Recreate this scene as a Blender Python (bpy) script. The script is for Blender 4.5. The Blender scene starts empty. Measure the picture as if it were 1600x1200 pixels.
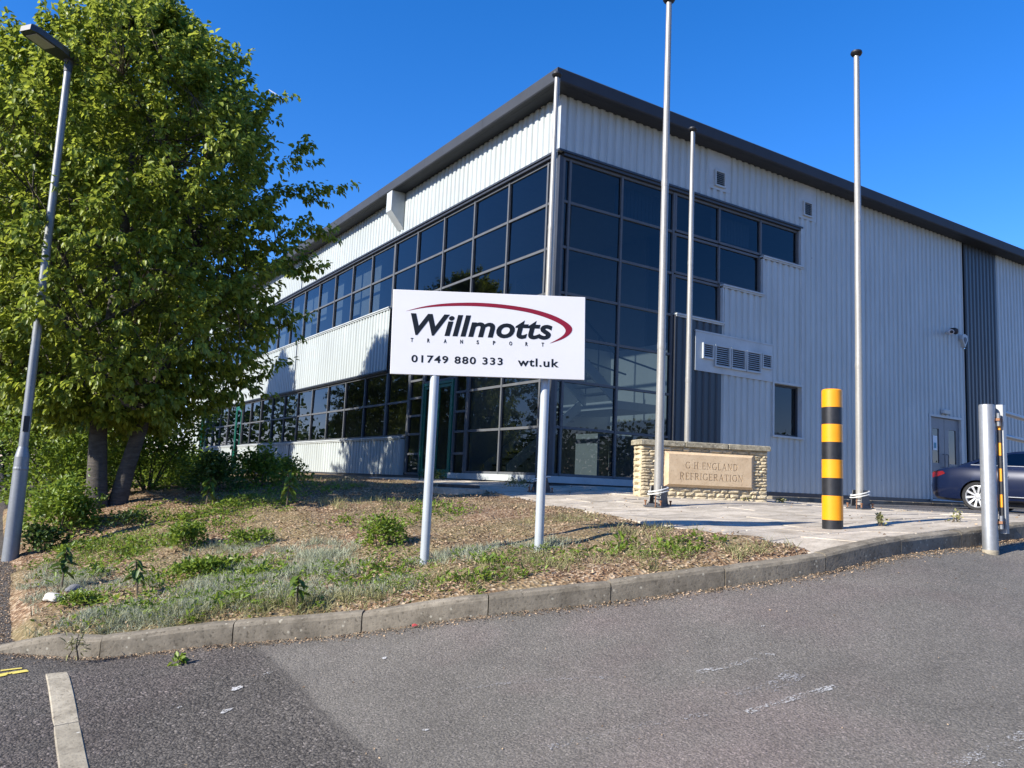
import bpy, bmesh, math, random
import numpy as np
from mathutils import Vector, Matrix, Euler
from mathutils.geometry import delaunay_2d_cdt

rnd = random.Random(7)
rng = np.random.default_rng(7)
S = bpy.context.scene
COL = S.collection

# ------------------------------------------------------------------ camera
# World axes: x runs along the office's shaded long front, y along its sunlit front,
# z = 0 at the office floor edge.  Units are metres.
cam = bpy.data.cameras.new('camera')
cam.sensor_width = 36.0
cam.lens = 28.165
cam.clip_start = 0.05
cam.clip_end = 12000
camo = bpy.data.objects.new('camera', cam)
COL.objects.link(camo)
Rm = Matrix(((0.8370190, -0.1034470, -0.5373061),
             (-0.5453678, -0.0780049, -0.8345593),
             (0.0444201, 0.9915715, -0.1217082)))
camo.matrix_world = Matrix.Translation((-9.3796, -13.1311, -0.0135)) @ Rm.to_4x4()
S.camera = camo

# ------------------------------------------------------------------ light
TRAVEL = Vector((0.857, -0.012, -0.515)).normalized()      # direction the sunlight travels
SUN_EL = math.asin(-TRAVEL.z)
SUN_AZ = math.atan2(-TRAVEL.x, -TRAVEL.y)                  # clockwise from +y
w = bpy.data.worlds.new('World')
S.world = w
w.use_nodes = True
nt = w.node_tree
nt.nodes.clear()
sky = nt.nodes.new('ShaderNodeTexSky')
sky.sky_type = 'NISHITA'
sky.sun_disc = False
sky.sun_elevation = SUN_EL
sky.sun_rotation = SUN_AZ
sky.altitude = 0
sky.air_density = 1.0
sky.dust_density = 0.1
sky.ozone_density = 6.0
bg = nt.nodes.new('ShaderNodeBackground')
bg.inputs['Strength'].default_value = 0.11
hsv = nt.nodes.new('ShaderNodeHueSaturation')
hsv.inputs['Saturation'].default_value = 1.25
wo = nt.nodes.new('ShaderNodeOutputWorld')
nt.links.new(sky.outputs[0], hsv.inputs['Color'])
wb = nt.nodes.new('ShaderNodeMix'); wb.data_type = 'RGBA'; wb.blend_type = 'MULTIPLY'     # the phone's white balance: a deeper, more violet blue
wb.inputs[0].default_value = 1.0; wb.inputs[7].default_value = (1.27, 0.975, 1.15, 1)
nt.links.new(hsv.outputs[0], wb.inputs[6]); nt.links.new(wb.outputs[2], bg.inputs[0])
nt.links.new(bg.outputs[0], wo.inputs[0])

sl = bpy.data.lights.new('sun', 'SUN')
sl.energy = 5.0
sl.angle = math.radians(0.53)
sl.color = (1.0, 0.945, 0.845)
slo = bpy.data.objects.new('sun', sl)
COL.objects.link(slo)
slo.rotation_euler = TRAVEL.to_track_quat('-Z', 'Y').to_euler()
slo.location = (-30, 0, 30)

S.view_settings.view_transform = 'Standard'
S.view_settings.look = 'None'
S.view_settings.exposure = 0.97
S.view_settings.gamma = 1.0
S.view_settings.use_curve_mapping = False
S.render.engine = 'CYCLES'
S.cycles.max_bounces = 10
S.cycles.transparent_max_bounces = 16

# ------------------------------------------------------------------ helpers
def tag(o, label=None, cat=None, group=None, kind=None):
    if label: o['label'] = label
    if cat: o['category'] = cat
    if group: o['group'] = group
    if kind: o['kind'] = kind
    return o

def link(o, parent=None):
    COL.objects.link(o)
    if parent is not None:
        o.parent = parent
    return o

def empty(name, loc, label=None, cat=None, group=None, rotz=0):
    o = bpy.data.objects.new(name, None)
    o.location = loc
    o.rotation_euler = (0, 0, rotz)
    o.empty_display_size = 0.2
    COL.objects.link(o)
    return tag(o, label, cat, group)

class MB:
    """collects polygons, then links them as one mesh object"""
    def __init__(s):
        s.v = []; s.f = []; s.m = []
    def add(s, vs, fs, mi=0):
        b = len(s.v)
        s.v += [tuple(map(float, p)) for p in vs]
        for f in fs:
            s.f.append(tuple(b + i for i in f)); s.m.append(mi)
    def quad(s, a, b, c, d, mi=0):
        s.add([a, b, c, d], [(0, 1, 2, 3)], mi)
    def box(s, lo, hi, mi=0, M=None):
        x0, y0, z0 = lo; x1, y1, z1 = hi
        vs = [Vector(p) for p in ((x0,y0,z0),(x1,y0,z0),(x1,y1,z0),(x0,y1,z0),(x0,y0,z1),(x1,y0,z1),(x1,y1,z1),(x0,y1,z1))]
        if M is not None: vs = [M @ p for p in vs]
        s.add(vs, [(0,3,2,1),(4,5,6,7),(0,1,5,4),(1,2,6,5),(2,3,7,6),(3,0,4,7)], mi)
    def bbox(s, lo, hi, c=0.01, mi=0, M=None):
        """box with chamfered vertical and top edges (convex hull built from an inset top)"""
        x0, y0, z0 = lo; x1, y1, z1 = hi
        r0 = [(x0+c,y0),(x1-c,y0),(x1,y0+c),(x1,y1-c),(x1-c,y1),(x0+c,y1),(x0,y1-c),(x0,y0+c)]
        r1 = [(x0+2*c,y0+c),(x1-2*c,y0+c),(x1-c,y0+2*c),(x1-c,y1-2*c),(x1-2*c,y1-c),(x0+2*c,y1-c),(x0+c,y1-2*c),(x0+c,y0+2*c)]
        vs = [Vector((p[0],p[1],z0)) for p in r0]+[Vector((p[0],p[1],z1-c)) for p in r0]+[Vector((p[0],p[1],z1)) for p in r1]
        if M is not None: vs = [M @ p for p in vs]
        fs = [tuple(range(7,-1,-1))]
        for k in range(2):
            for i in range(8):
                j = (i+1) % 8
                fs.append((k*8+i, k*8+j, k*8+8+j, k*8+8+i))
        fs.append(tuple(range(16,24)))
        s.add(vs, fs, mi)
    def tube(s, pts, rad, n=12, caps=True, mi=0):
        pts = [Vector(p) for p in pts]
        if not hasattr(rad, '__len__'): rad = [rad]*len(pts)
        rings = []
        prev = None
        for i, p in enumerate(pts):
            t = (pts[min(i+1, len(pts)-1)] - pts[max(i-1, 0)]).normalized()
            if prev is None:
                a = Vector((1,0,0)) if abs(t.x) < 0.9 else Vector((0,1,0))
                u = t.cross(a).normalized()
            else:
                u = (prev - t*prev.dot(t)).normalized()
            prev = u
            vv = t.cross(u)
            rings.append([p + (u*math.cos(2*math.pi*k/n) + vv*math.sin(2*math.pi*k/n))*rad[i] for k in range(n)])
        vs = [q for r in rings for q in r]
        fs = []
        for i in range(len(pts)-1):
            for k in range(n):
                kk = (k+1) % n
                fs.append((i*n+k, i*n+kk, (i+1)*n+kk, (i+1)*n+k))
        if caps:
            fs.append(tuple(range(n-1,-1,-1))); fs.append(tuple((len(pts)-1)*n+k for k in range(n)))
        s.add(vs, fs, mi)
    def lathe(s, prof, n=20, M=None, mi=0):
        """prof: list of (r, z) from bottom up"""
        vs = []; fs = []
        for r, z in prof:
            for k in range(n):
                a = 2*math.pi*k/n
                vs.append(Vector((r*math.cos(a), r*math.sin(a), z)))
        if M is not None: vs = [M @ p for p in vs]
        for i in range(len(prof)-1):
            for k in range(n):
                kk = (k+1) % n
                fs.append((i*n+k, i*n+kk, (i+1)*n+kk, (i+1)*n+k))
        fs.append(tuple(range(n-1,-1,-1))); fs.append(tuple((len(prof)-1)*n+k for k in range(n)))
        s.add(vs, fs, mi)
    def prism(s, poly, M, h, mi=0):
        """extrude a 2d polygon (x,y) by h along local z, placed by M"""
        n = len(poly)
        vs = [M @ Vector((p[0],p[1],0)) for p in poly]+[M @ Vector((p[0],p[1],h)) for p in poly]
        fs = [tuple(range(n-1,-1,-1)), tuple(range(n,2*n))]
        for i in range(n):
            j = (i+1) % n
            fs.append((i, j, n+j, n+i))
        s.add(vs, fs, mi)
    def mesh(s, name, mats, smooth=False):
        me = bpy.data.meshes.new(name)
        me.from_pydata(s.v, [], s.f)
        if not isinstance(mats, (list, tuple)): mats = [mats]
        for m in mats: me.materials.append(m)
        if len(mats) > 1:
            me.polygons.foreach_set('material_index', s.m)
        if smooth:
            me.polygons.foreach_set('use_smooth', [True]*len(me.polygons))
            try: me.set_sharp_from_angle(angle=math.radians(40))
            except Exception: pass
        me.update()
        return me
    def build(s, name, mats, parent=None, smooth=False):
        return link(bpy.data.objects.new(name, s.mesh(name, mats, smooth)), parent)

def np_mesh(name, V, F, mats, smooth=False):
    """V (n,3), F (m,k) -> mesh, quick"""
    me = bpy.data.meshes.new(name)
    V = np.asarray(V, np.float32); F = np.asarray(F, np.int32)
    k = F.shape[1]
    me.vertices.add(len(V)); me.vertices.foreach_set('co', V.ravel())
    me.loops.add(F.size); me.loops.foreach_set('vertex_index', F.ravel())
    me.polygons.add(len(F))
    me.polygons.foreach_set('loop_start', np.arange(0, F.size, k, dtype=np.int32))
    if smooth: me.polygons.foreach_set('use_smooth', np.ones(len(F), bool))
    if not isinstance(mats, (list, tuple)): mats = [mats]
    for m in mats: me.materials.append(m)
    me.update(calc_edges=True); me.validate()
    return me

# ------------------------------------------------------------------ materials
def newmat(name):
    m = bpy.data.materials.new(name); m.use_nodes = True
    t = m.node_tree
    return m, t, t.nodes, t.links, t.nodes['Principled BSDF']

def noise(N, L, scale, detail=4, rough=0.6, vec=None, dist=0.0):
    n = N.new('ShaderNodeTexNoise'); n.inputs['Scale'].default_value = scale
    n.inputs['Detail'].default_value = detail; n.inputs['Roughness'].default_value = rough
    n.inputs['Distortion'].default_value = dist
    if vec is not None: L.new(vec, n.inputs['Vector'])
    return n

def ramp(N, L, src, stops):
    r = N.new('ShaderNodeValToRGB')
    e = r.color_ramp.elements
    while len(e) < len(stops): e.new(0.5)
    for i, (p, c) in enumerate(stops):
        e[i].position = p
        e[i].color = (c, c, c, 1) if not hasattr(c, '__len__') else (*c, 1)
    L.new(src, r.inputs[0])
    return r

def mixc(N, L, fac, a, b, mode='MIX'):
    m = N.new('ShaderNodeMix'); m.data_type = 'RGBA'; m.blend_type = mode
    for sock, val in ((0, fac), (6, a), (7, b)):
        if hasattr(val, 'is_linked') or hasattr(val, 'links'): L.new(val, m.inputs[sock])
        elif sock == 0: m.inputs[0].default_value = val
        else: m.inputs[sock].default_value = (*val, 1)
    return m.outputs[2]

def bump(N, L, bs, h, strength=0.3, dist=0.01):
    b = N.new('ShaderNodeBump'); b.inputs['Strength'].default_value = strength
    b.inputs['Distance'].default_value = dist
    L.new(h, b.inputs['Height']); L.new(b.outputs[0], bs.inputs['Normal'])
    return b

def pos(N):
    g = N.new('ShaderNodeNewGeometry'); return g.outputs['Position']

def objco(N):
    return N.new('ShaderNodeTexCoord').outputs['Object']

def simple(name, col, rough=0.6, metal=0.0, var=0.25, scale=3.0, bumps=0.0, bscale=60, coat=0.0, spec=0.5, obj=False):
    m, t, N, L, b = newmat(name)
    v = objco(N) if obj else pos(N)
    n = noise(N, L, scale, 5, 0.65, v)
    r = ramp(N, L, n.outputs[0], [(0.3, tuple(c*(1-var) for c in col)), (0.7, tuple(min(1, c*(1+var*0.6)) for c in col))])
    L.new(r.outputs[0], b.inputs['Base Color'])
    b.inputs['Roughness'].default_value = rough; b.inputs['Metallic'].default_value = metal
    b.inputs['Coat Weight'].default_value = coat
    b.inputs['Specular IOR Level'].default_value = spec
    if bumps > 0:
        n2 = noise(N, L, bscale, 4, 0.6, v)
        bump(N, L, b, n2.outputs[0], bumps, 0.01)
    return m

def cladding(name, col, grime):
    m, t, N, L, b = newmat(name)
    v = pos(N)
    mp = N.new('ShaderNodeMapping'); mp.inputs['Scale'].default_value = (5.0, 5.0, 0.35); L.new(v, mp.inputs['Vector'])
    n = noise(N, L, 1.6, 6, 0.7, mp.outputs[0])
    r = ramp(N, L, n.outputs[0], [(0.35, 0.0), (0.75, 1.0)])
    n2 = noise(N, L, 0.5, 3, 0.5, v)
    r2 = ramp(N, L, n2.outputs[0], [(0.35, tuple(c*0.9 for c in col)), (0.65, col)])
    mm = N.new('ShaderNodeMath'); mm.operation = 'MULTIPLY'; mm.inputs[1].default_value = 0.55; L.new(r.outputs[0], mm.inputs[0])
    c = mixc(N, L, mm.outputs[0], r2.outputs[0], grime)
    # small chips and scuffs
    vo = N.new('ShaderNodeTexVoronoi'); vo.inputs['Scale'].default_value = 1.7; L.new(v, vo.inputs['Vector'])
    r3 = ramp(N, L, vo.outputs['Distance'], [(0.0, 1.0), (0.035, 0.0)])
    c2 = mixc(N, L, r3.outputs[0], c, tuple(g*0.35 for g in grime))
    L.new(c2, b.inputs['Base Color'])
    b.inputs['Roughness'].default_value = 0.42
    n4 = noise(N, L, 2.5, 3, 0.5, v)
    bump(N, L, b, n4.outputs[0], 0.10, 0.02)
    return m

M_WHITE = cladding('cladding_pale_grey', (0.44, 0.475, 0.465), (0.25, 0.265, 0.245))
M_NAVY = cladding('cladding_slate_blue', (0.021, 0.033, 0.045), (0.03, 0.035, 0.035))
M_TRIM = simple('flashing_pale_grey', (0.41, 0.435, 0.43), 0.45, var=0.15, scale=2.5)
M_FASCIA = simple('fascia_dark_grey', (0.040, 0.044, 0.052), 0.6, var=0.12, scale=1.5, spec=0.2)
M_ALU = simple('aluminium_frame', (0.095, 0.10, 0.106), 0.5, metal=0.0, var=0.15, scale=4, spec=0.3)
M_DARKFR = simple('dark_frame', (0.035, 0.038, 0.045), 0.45, var=0.2, scale=4)
M_GREEN = simple('green_frame', (0.006, 0.115, 0.075), 0.4, var=0.2, scale=5)
M_INT = simple('interior_plaster', (0.62, 0.63, 0.60), 0.8, var=0.08, scale=1)
M_CARPET = simple('interior_carpet', (0.05, 0.055, 0.06), 0.95, var=0.3, scale=9)
M_STEELW = simple('stair_white_steel', (0.70, 0.71, 0.70), 0.5, var=0.1, scale=4)
M_BLACK = simple('black_plastic', (0.012, 0.012, 0.014), 0.5, var=0.3, scale=30)

def glass_mat(name, tint=(0.24, 0.28, 0.30), base=0.045, rough=0.0):
    m, t, N, L, b = newmat(name)
    N.remove(b)
    out = [n for n in N if n.type == 'OUTPUT_MATERIAL'][0]
    g = N.new('ShaderNodeNewGeometry')
    v = N.new('ShaderNodeVectorMath'); v.operation = 'DOT_PRODUCT'
    L.new(g.outputs['Incoming'], v.inputs[0]); L.new(g.outputs['Normal'], v.inputs[1])
    a = N.new('ShaderNodeMath'); a.operation = 'ABSOLUTE'; L.new(v.outputs['Value'], a.inputs[0])
    s = N.new('ShaderNodeMath'); s.operation = 'SUBTRACT'; s.inputs[0].default_value = 1.0; L.new(a.outputs[0], s.inputs[1])
    p = N.new('ShaderNodeMath'); p.operation = 'POWER'; p.inputs[1].default_value = 5.0; L.new(s.outputs[0], p.inputs[0])
    k = N.new('ShaderNodeMath'); k.operation = 'MULTIPLY_ADD'; k.inputs[1].default_value = 1-base; k.inputs[2].default_value = base
    L.new(p.outputs[0], k.inputs[0])
    tr = N.new('ShaderNodeBsdfTransparent'); tr.inputs[0].default_value = (*tint, 1)
    gl = N.new('ShaderNodeBsdfGlossy'); gl.inputs['Roughness'].default_value = rough
    gl.inputs['Color'].default_value = (0.92, 0.96, 1.0, 1)
    n = noise(N, L, 0.9, 2, 0.4, g.outputs['Position'])
    bp = N.new('ShaderNodeBump'); bp.inputs['Strength'].default_value = 0.25; bp.inputs['Distance'].default_value = 0.012
    L.new(n.outputs[0], bp.inputs['Height']); L.new(bp.outputs[0], gl.inputs['Normal'])
    mx = N.new('ShaderNodeMixShader')
    L.new(k.outputs[0], mx.inputs[0]); L.new(tr.outputs[0], mx.inputs[1]); L.new(gl.outputs[0], mx.inputs[2])
    L.new(mx.outputs[0], out.inputs['Surface'])
    return m
M_GLASS = glass_mat('tinted_glass')
M_CARGLASS = glass_mat('car_glass', (0.08, 0.09, 0.10), 0.06)

def leaf_mat(name, dark, light, trans=0.35, rough=0.45):
    m, t, N, L, b = newmat(name)
    out = [n for n in N if n.type == 'OUTPUT_MATERIAL'][0]
    g = N.new('ShaderNodeNewGeometry')
    n = noise(N, L, 1.3, 3, 0.6, g.outputs['Position'])
    ad = N.new('ShaderNodeMath'); ad.operation = 'MULTIPLY_ADD'; ad.inputs[1].default_value = 0.6; L.new(g.outputs['Random Per Island'], ad.inputs[0])
    ms = N.new('ShaderNodeMath'); ms.operation = 'MULTIPLY'; ms.inputs[1].default_value = 0.5; L.new(n.outputs[0], ms.inputs[0])
    L.new(ms.outputs[0], ad.inputs[2])
    r = ramp(N, L, ad.outputs[0], [(0.15, dark), (0.85, light)])
    L.new(r.outputs[0], b.inputs['Base Color'])
    b.inputs['Roughness'].default_value = rough
    b.inputs['Specular IOR Level'].default_value = 0.4
    tl = N.new('ShaderNodeBsdfTranslucent')
    hs = N.new('ShaderNodeHueSaturation'); hs.inputs['Value'].default_value = 1.5; hs.inputs['Hue'].default_value = 0.485
    L.new(r.outputs[0], hs.inputs['Color']); L.new(hs.outputs[0], tl.inputs[0])
    mx = N.new('ShaderNodeMixShader'); mx.inputs[0].default_value = trans
    L.new(b.outputs[0], mx.inputs[1]); L.new(tl.outputs[0], mx.inputs[2]); L.new(mx.outputs[0], out.inputs['Surface'])
    return m
M_LEAF = leaf_mat('tree_leaf', (0.052, 0.096, 0.011), (0.30, 0.36, 0.05), 0.46)
M_LEAFB = leaf_mat('shrub_leaf', (0.055, 0.11, 0.012), (0.20, 0.28, 0.035), 0.38)
M_LEAFD = leaf_mat('dark_leaf', (0.022, 0.052, 0.010), (0.075, 0.125, 0.022), 0.25)
M_LEAFS = leaf_mat('sapling_leaf', (0.05, 0.10, 0.012), (0.13, 0.19, 0.03), 0.3, 0.35)
M_LAV = leaf_mat('grey_green_blade', (0.13, 0.16, 0.075), (0.43, 0.44, 0.32), 0.2, 0.7)
M_GRASS = leaf_mat('grass_blade', (0.10, 0.115, 0.035), (0.31, 0.29, 0.13), 0.25, 0.7)
M_LITTER = leaf_mat('dead_leaf', (0.10, 0.055, 0.028), (0.44, 0.32, 0.20), 0.05, 0.8)
M_WOOD = leaf_mat('far_wood_leaf', (0.015, 0.030, 0.008), (0.05, 0.07, 0.02), 0.1, 0.7)

def bark_mat():
    m, t, N, L, b = newmat('grey_brown_bark')
    v = pos(N)
    mp = N.new('ShaderNodeMapping'); mp.inputs['Scale'].default_value = (1, 1, 4.0); L.new(v, mp.inputs['Vector'])
    n = noise(N, L, 7, 6, 0.7, mp.outputs[0])
    r = ramp(N, L, n.outputs[0], [(0.3, (0.028, 0.024, 0.020)), (0.62, (0.085, 0.074, 0.062)), (0.8, (0.16, 0.145, 0.12))])
    L.new(r.outputs[0], b.inputs['Base Color']); b.inputs['Roughness'].default_value = 0.9
    bump(N, L, b, n.outputs[0], 0.6, 0.03)
    return m
M_BARK = bark_mat()
M_TWIG = simple('twig_bark', (0.10, 0.075, 0.05), 0.85, var=0.3, scale=12)

def asphalt_mat(name, base, stone, coarse, joint_x=None, base2=None):
    m, t, N, L, b = newmat(name)
    v = pos(N)
    vo = N.new('ShaderNodeTexVoronoi'); vo.inputs['Scale'].default_value = coarse
    wn = noise(N, L, coarse*0.6, 2, 0.5, v); wm = N.new('ShaderNodeVectorMath'); wm.operation = 'MULTIPLY_ADD'; wm.inputs[1].default_value = (.02, .02, .02); L.new(wn.outputs['Color'], wm.inputs[0]); L.new(v, wm.inputs[2]); L.new(wm.outputs[0], vo.inputs['Vector'])
    sr = N.new('ShaderNodeSeparateColor'); L.new(vo.outputs['Color'], sr.inputs[0])
    st = ramp(N, L, sr.outputs[0], [(0.0, tuple(c*0.72 for c in base)), (0.6, base), (0.93, tuple(c*1.28 for c in base)), (1.0, stone)])
    gap = ramp(N, L, vo.outputs['Distance'], [(0.42, 1.0), (0.72, 0.42)])
    big = noise(N, L, 0.9, 5, 0.65, v, 0.4)
    rb = ramp(N, L, big.outputs[0], [(0.3, 0.78), (0.7, 1.18)])
    c = mixc(N, L, 1.0, mixc(N, L, 1.0, st.outputs[0], gap.outputs[0], 'MULTIPLY'), rb.outputs[0], 'MULTIPLY')
    zone = None
    if joint_x is not None:
        sx = N.new('ShaderNodeSeparateXYZ'); L.new(v, sx.inputs[0])
        wob = noise(N, L, 2.5, 4, 0.6, v)
        a = N.new('ShaderNodeMath'); a.operation = 'MULTIPLY_ADD'; a.inputs[1].default_value = 0.10; L.new(wob.outputs[0], a.inputs[0]); L.new(sx.outputs[0], a.inputs[2])
        mr = N.new('ShaderNodeMapRange'); mr.inputs[1].default_value = joint_x-0.01; mr.inputs[2].default_value = joint_x+0.10
        L.new(a.outputs[0], mr.inputs[0])
        vo2 = N.new('ShaderNodeTexVoronoi'); vo2.inputs['Scale'].default_value = 120; L.new(v, vo2.inputs['Vector'])
        sr2 = N.new('ShaderNodeSeparateColor'); L.new(vo2.outputs['Color'], sr2.inputs[0])
        st2 = ramp(N, L, sr2.outputs[0], [(0.0, tuple(q*0.66 for q in base2)), (0.5, base2), (0.95, tuple(q*1.35 for q in base2)), (1.0, stone)])
        c2 = mixc(N, L, 1.0, st2.outputs[0], rb.outputs[0], 'MULTIPLY')
        c = mixc(N, L, mr.outputs[0], c, c2); zone = mr
        # dark sealed joint
        d = N.new('ShaderNodeMath'); d.operation = 'SUBTRACT'; d.inputs[1].default_value = joint_x+0.04; L.new(a.outputs[0], d.inputs[0])
        d2 = N.new('ShaderNodeMath'); d2.operation = 'ABSOLUTE'; L.new(d.outputs[0], d2.inputs[0])
        rj = ramp(N, L, d2.outputs[0], [(0.0, 0.5), (0.03, 0.0)])
        c = mixc(N, L, rj.outputs[0], c, tuple(q*0.5 for q in base))
    # faint reddish worn tint in patches
    pt = noise(N, L, 0.55, 4, 0.6, v)
    rp = ramp(N, L, pt.outputs[0], [(0.48, 0.0), (0.68, 0.55)])
    c = mixc(N, L, rp.outputs[0], c, mixc(N, L, 1.0, c, (1.16, 0.98, 1.04), 'MULTIPLY'))
    # scuffed pale streaks along the driving direction
    mp = N.new('ShaderNodeMapping'); mp.inputs['Scale'].default_value = (0.9, 9.0, 1.0); mp.inputs['Rotation'].default_value = (0, 0, 0.25); L.new(v, mp.inputs['Vector'])
    sk = noise(N, L, 1.3, 6, 0.75, mp.outputs[0])
    rs = ramp(N, L, sk.outputs[0], [(0.60, 0.0), (0.78, 0.30)])
    c = mixc(N, L, rs.outputs[0], c, tuple(min(1, q*1.9) for q in base))
    rd = ramp(N, L, sk.outputs[0], [(0.22, 0.35), (0.42, 0.0)])          # darker, tyre-polished streaks
    c = mixc(N, L, rd.outputs[0], c, tuple(q*0.55 for q in base))
    wc = noise(N, L, 2.2, 4, 0.7, v); wv = N.new('ShaderNodeVectorMath'); wv.operation = 'MULTIPLY_ADD'; wv.inputs[1].default_value = (.35, .35, .0); L.new(wc.outputs['Color'], wv.inputs[0]); L.new(v, wv.inputs[2])
    ck = N.new('ShaderNodeTexVoronoi'); ck.feature = 'DISTANCE_TO_EDGE'; ck.inputs['Scale'].default_value = 0.42; L.new(wv.outputs[0], ck.inputs['Vector'])
    rc = ramp(N, L, ck.outputs['Distance'], [(0.0, 1.0), (0.0045, 0.0)])
    mk = noise(N, L, 0.8, 2, 0.5, v); rm = ramp(N, L, mk.outputs[0], [(0.50, 0.0), (0.58, 0.30)])
    mu = N.new('ShaderNodeMath'); mu.operation = 'MULTIPLY'; L.new(rc.outputs[0], mu.inputs[0]); L.new(rm.outputs[0], mu.inputs[1])
    c = mixc(N, L, mu.outputs[0], c, tuple(q*0.3 for q in base))          # hairline cracks
    L.new(c, b.inputs['Base Color']); b.inputs['Roughness'].default_value = 0.88
    b.inputs['Specular IOR Level'].default_value = 0.3
    nf = noise(N, L, coarse*1.7, 3, 0.7, v)
    hm = N.new('ShaderNodeMath'); hm.operation = 'MULTIPLY_ADD'; hm.inputs[1].default_value = -0.8; L.new(vo.outputs['Distance'], hm.inputs[0]); L.new(nf.outputs[0], hm.inputs[2])
    bp = bump(N, L, b, hm.outputs[0], 0.75, 0.010)
    if zone is not None:
        zs = N.new('ShaderNodeMapRange'); zs.inputs[3].default_value = 0.95; zs.inputs[4].default_value = 0.62; L.new(zone.outputs[0], zs.inputs[0]); L.new(zs.outputs[0], bp.inputs['Strength'])
    return m
M_ROAD = asphalt_mat('asphalt_road', (0.114, 0.101, 0.086), (0.24, 0.21, 0.185), 64, -7.66, (0.126, 0.114, 0.096))
M_LANE = asphalt_mat('asphalt_lane', (0.15, 0.145, 0.14), (0.25, 0.24, 0.23), 70)

def concrete_mat(name, col, dark, spots, scale=5, obj=False, lichen=(0.62, 0.60, 0.52), bstr=0.35):
    m, t, N, L, b = newmat(name)
    v = pos(N)
    n = noise(N, L, scale, 7, 0.72, v)
    r = ramp(N, L, n.outputs[0], [(0.28, dark), (0.60, col), (0.8, tuple(min(1, c*1.12) for c in col))])
    oi = N.new('ShaderNodeObjectInfo')
    ro = ramp(N, L, oi.outputs['Random'], [(0.0, 0.84), (1.0, 1.1)])
    c = mixc(N, L, 1.0, r.outputs[0], ro.outputs[0], 'MULTIPLY')
    vo = N.new('ShaderNodeTexVoronoi'); vo.inputs['Scale'].default_value = 26; L.new(v, vo.inputs['Vector'])
    sp = N.new('ShaderNodeSeparateColor'); L.new(vo.outputs['Color'], sp.inputs[0])
    r3 = ramp(N, L, vo.outputs['Distance'], [(0.16, 1.0), (0.30, 0.0)])
    r4 = ramp(N, L, sp.outputs[1], [(1-spots, 0.0), (1-spots+0.02, 0.75)])
    mm = N.new('ShaderNodeMath'); mm.operation = 'MULTIPLY'; L.new(r3.outputs[0], mm.inputs[0]); L.new(r4.outputs[0], mm.inputs[1])
    c = mixc(N, L, mm.outputs[0], c, lichen)
    # dark pits
    n5 = noise(N, L, 40, 3, 0.6, v)
    r5 = ramp(N, L, n5.outputs[0], [(0.33, 0.6), (0.42, 0.0)])
    c = mixc(N, L, r5.outputs[0], c, tuple(q*0.6 for q in dark))
    L.new(c, b.inputs['Base Color']); b.inputs['Roughness'].default_value = 0.9
    b.inputs['Specular IOR Level'].default_value = 0.25
    bump(N, L, b, n5.outputs[0], bstr, 0.01)
    return m
M_KERB = concrete_mat('weathered_kerb_concrete', (0.225, 0.195, 0.148), (0.085, 0.072, 0.052), 0.16, 4, lichen=(0.40, 0.37, 0.29))
M_SLAB = concrete_mat('paving_concrete', (0.49, 0.43, 0.345), (0.245, 0.205, 0.15), 0.05, 3.2, lichen=(0.25, 0.22, 0.18))
M_EDGE = concrete_mat('edging_concrete', (0.34, 0.30, 0.225), (0.17, 0.145, 0.105), 0.10, 7)
M_BED = simple('joint_soil', (0.055, 0.045, 0.033), 0.95, var=0.4, scale=20, bumps=0.5)
M_STONE = concrete_mat('buff_walling_stone', (0.54, 0.455, 0.305), (0.33, 0.265, 0.165), 0.06, 9, lichen=(0.34, 0.33, 0.20), bstr=0.6)
M_MORTAR = concrete_mat('pale_mortar', (0.42, 0.36, 0.25), (0.22, 0.18, 0.12), 0.05, 9)
M_CAP = concrete_mat('weathered_coping', (0.36, 0.32, 0.23), (0.09, 0.08, 0.06), 0.30, 14, lichen=(0.52, 0.50, 0.42))
M_PANEL = concrete_mat('tan_sandstone', (0.63, 0.48, 0.31), (0.50, 0.36, 0.22), 0.02, 4, lichen=(0.50, 0.45, 0.33), bstr=0.2)

def soil_mat():
    m, t, N, L, b = newmat('bark_mulch')
    v = pos(N)
    vo = N.new('ShaderNodeTexVoronoi'); vo.inputs['Scale'].default_value = 34; L.new(v, vo.inputs['Vector'])
    sp = N.new('ShaderNodeSeparateColor'); L.new(vo.outputs['Color'], sp.inputs[0])
    r = ramp(N, L, sp.outputs[0], [(0.0, (0.09, 0.05, 0.028)), (0.5, (0.19, 0.115, 0.066)), (0.8, (0.30, 0.21, 0.13)), (1.0, (0.42, 0.33, 0.23))])
    big = noise(N, L, 1.1, 5, 0.6, v)
    rb = ramp(N, L, big.outputs[0], [(0.40, 0.0), (0.62, 0.6)])
    c = mixc(N, L, rb.outputs[0], r.outputs[0], (0.17, 0.15, 0.07))
    L.new(c, b.inputs['Base Color']); b.inputs['Roughness'].default_value = 0.95
    b.inputs['Specular IOR Level'].default_value = 0.2
    bump(N, L, b, vo.outputs['Distance'], 0.9, 0.02)
    return m
M_SOIL = soil_mat()
M_FIELD = simple('far_rough_grass', (0.07, 0.09, 0.03), 0.95, var=0.4, scale=0.6)

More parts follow.
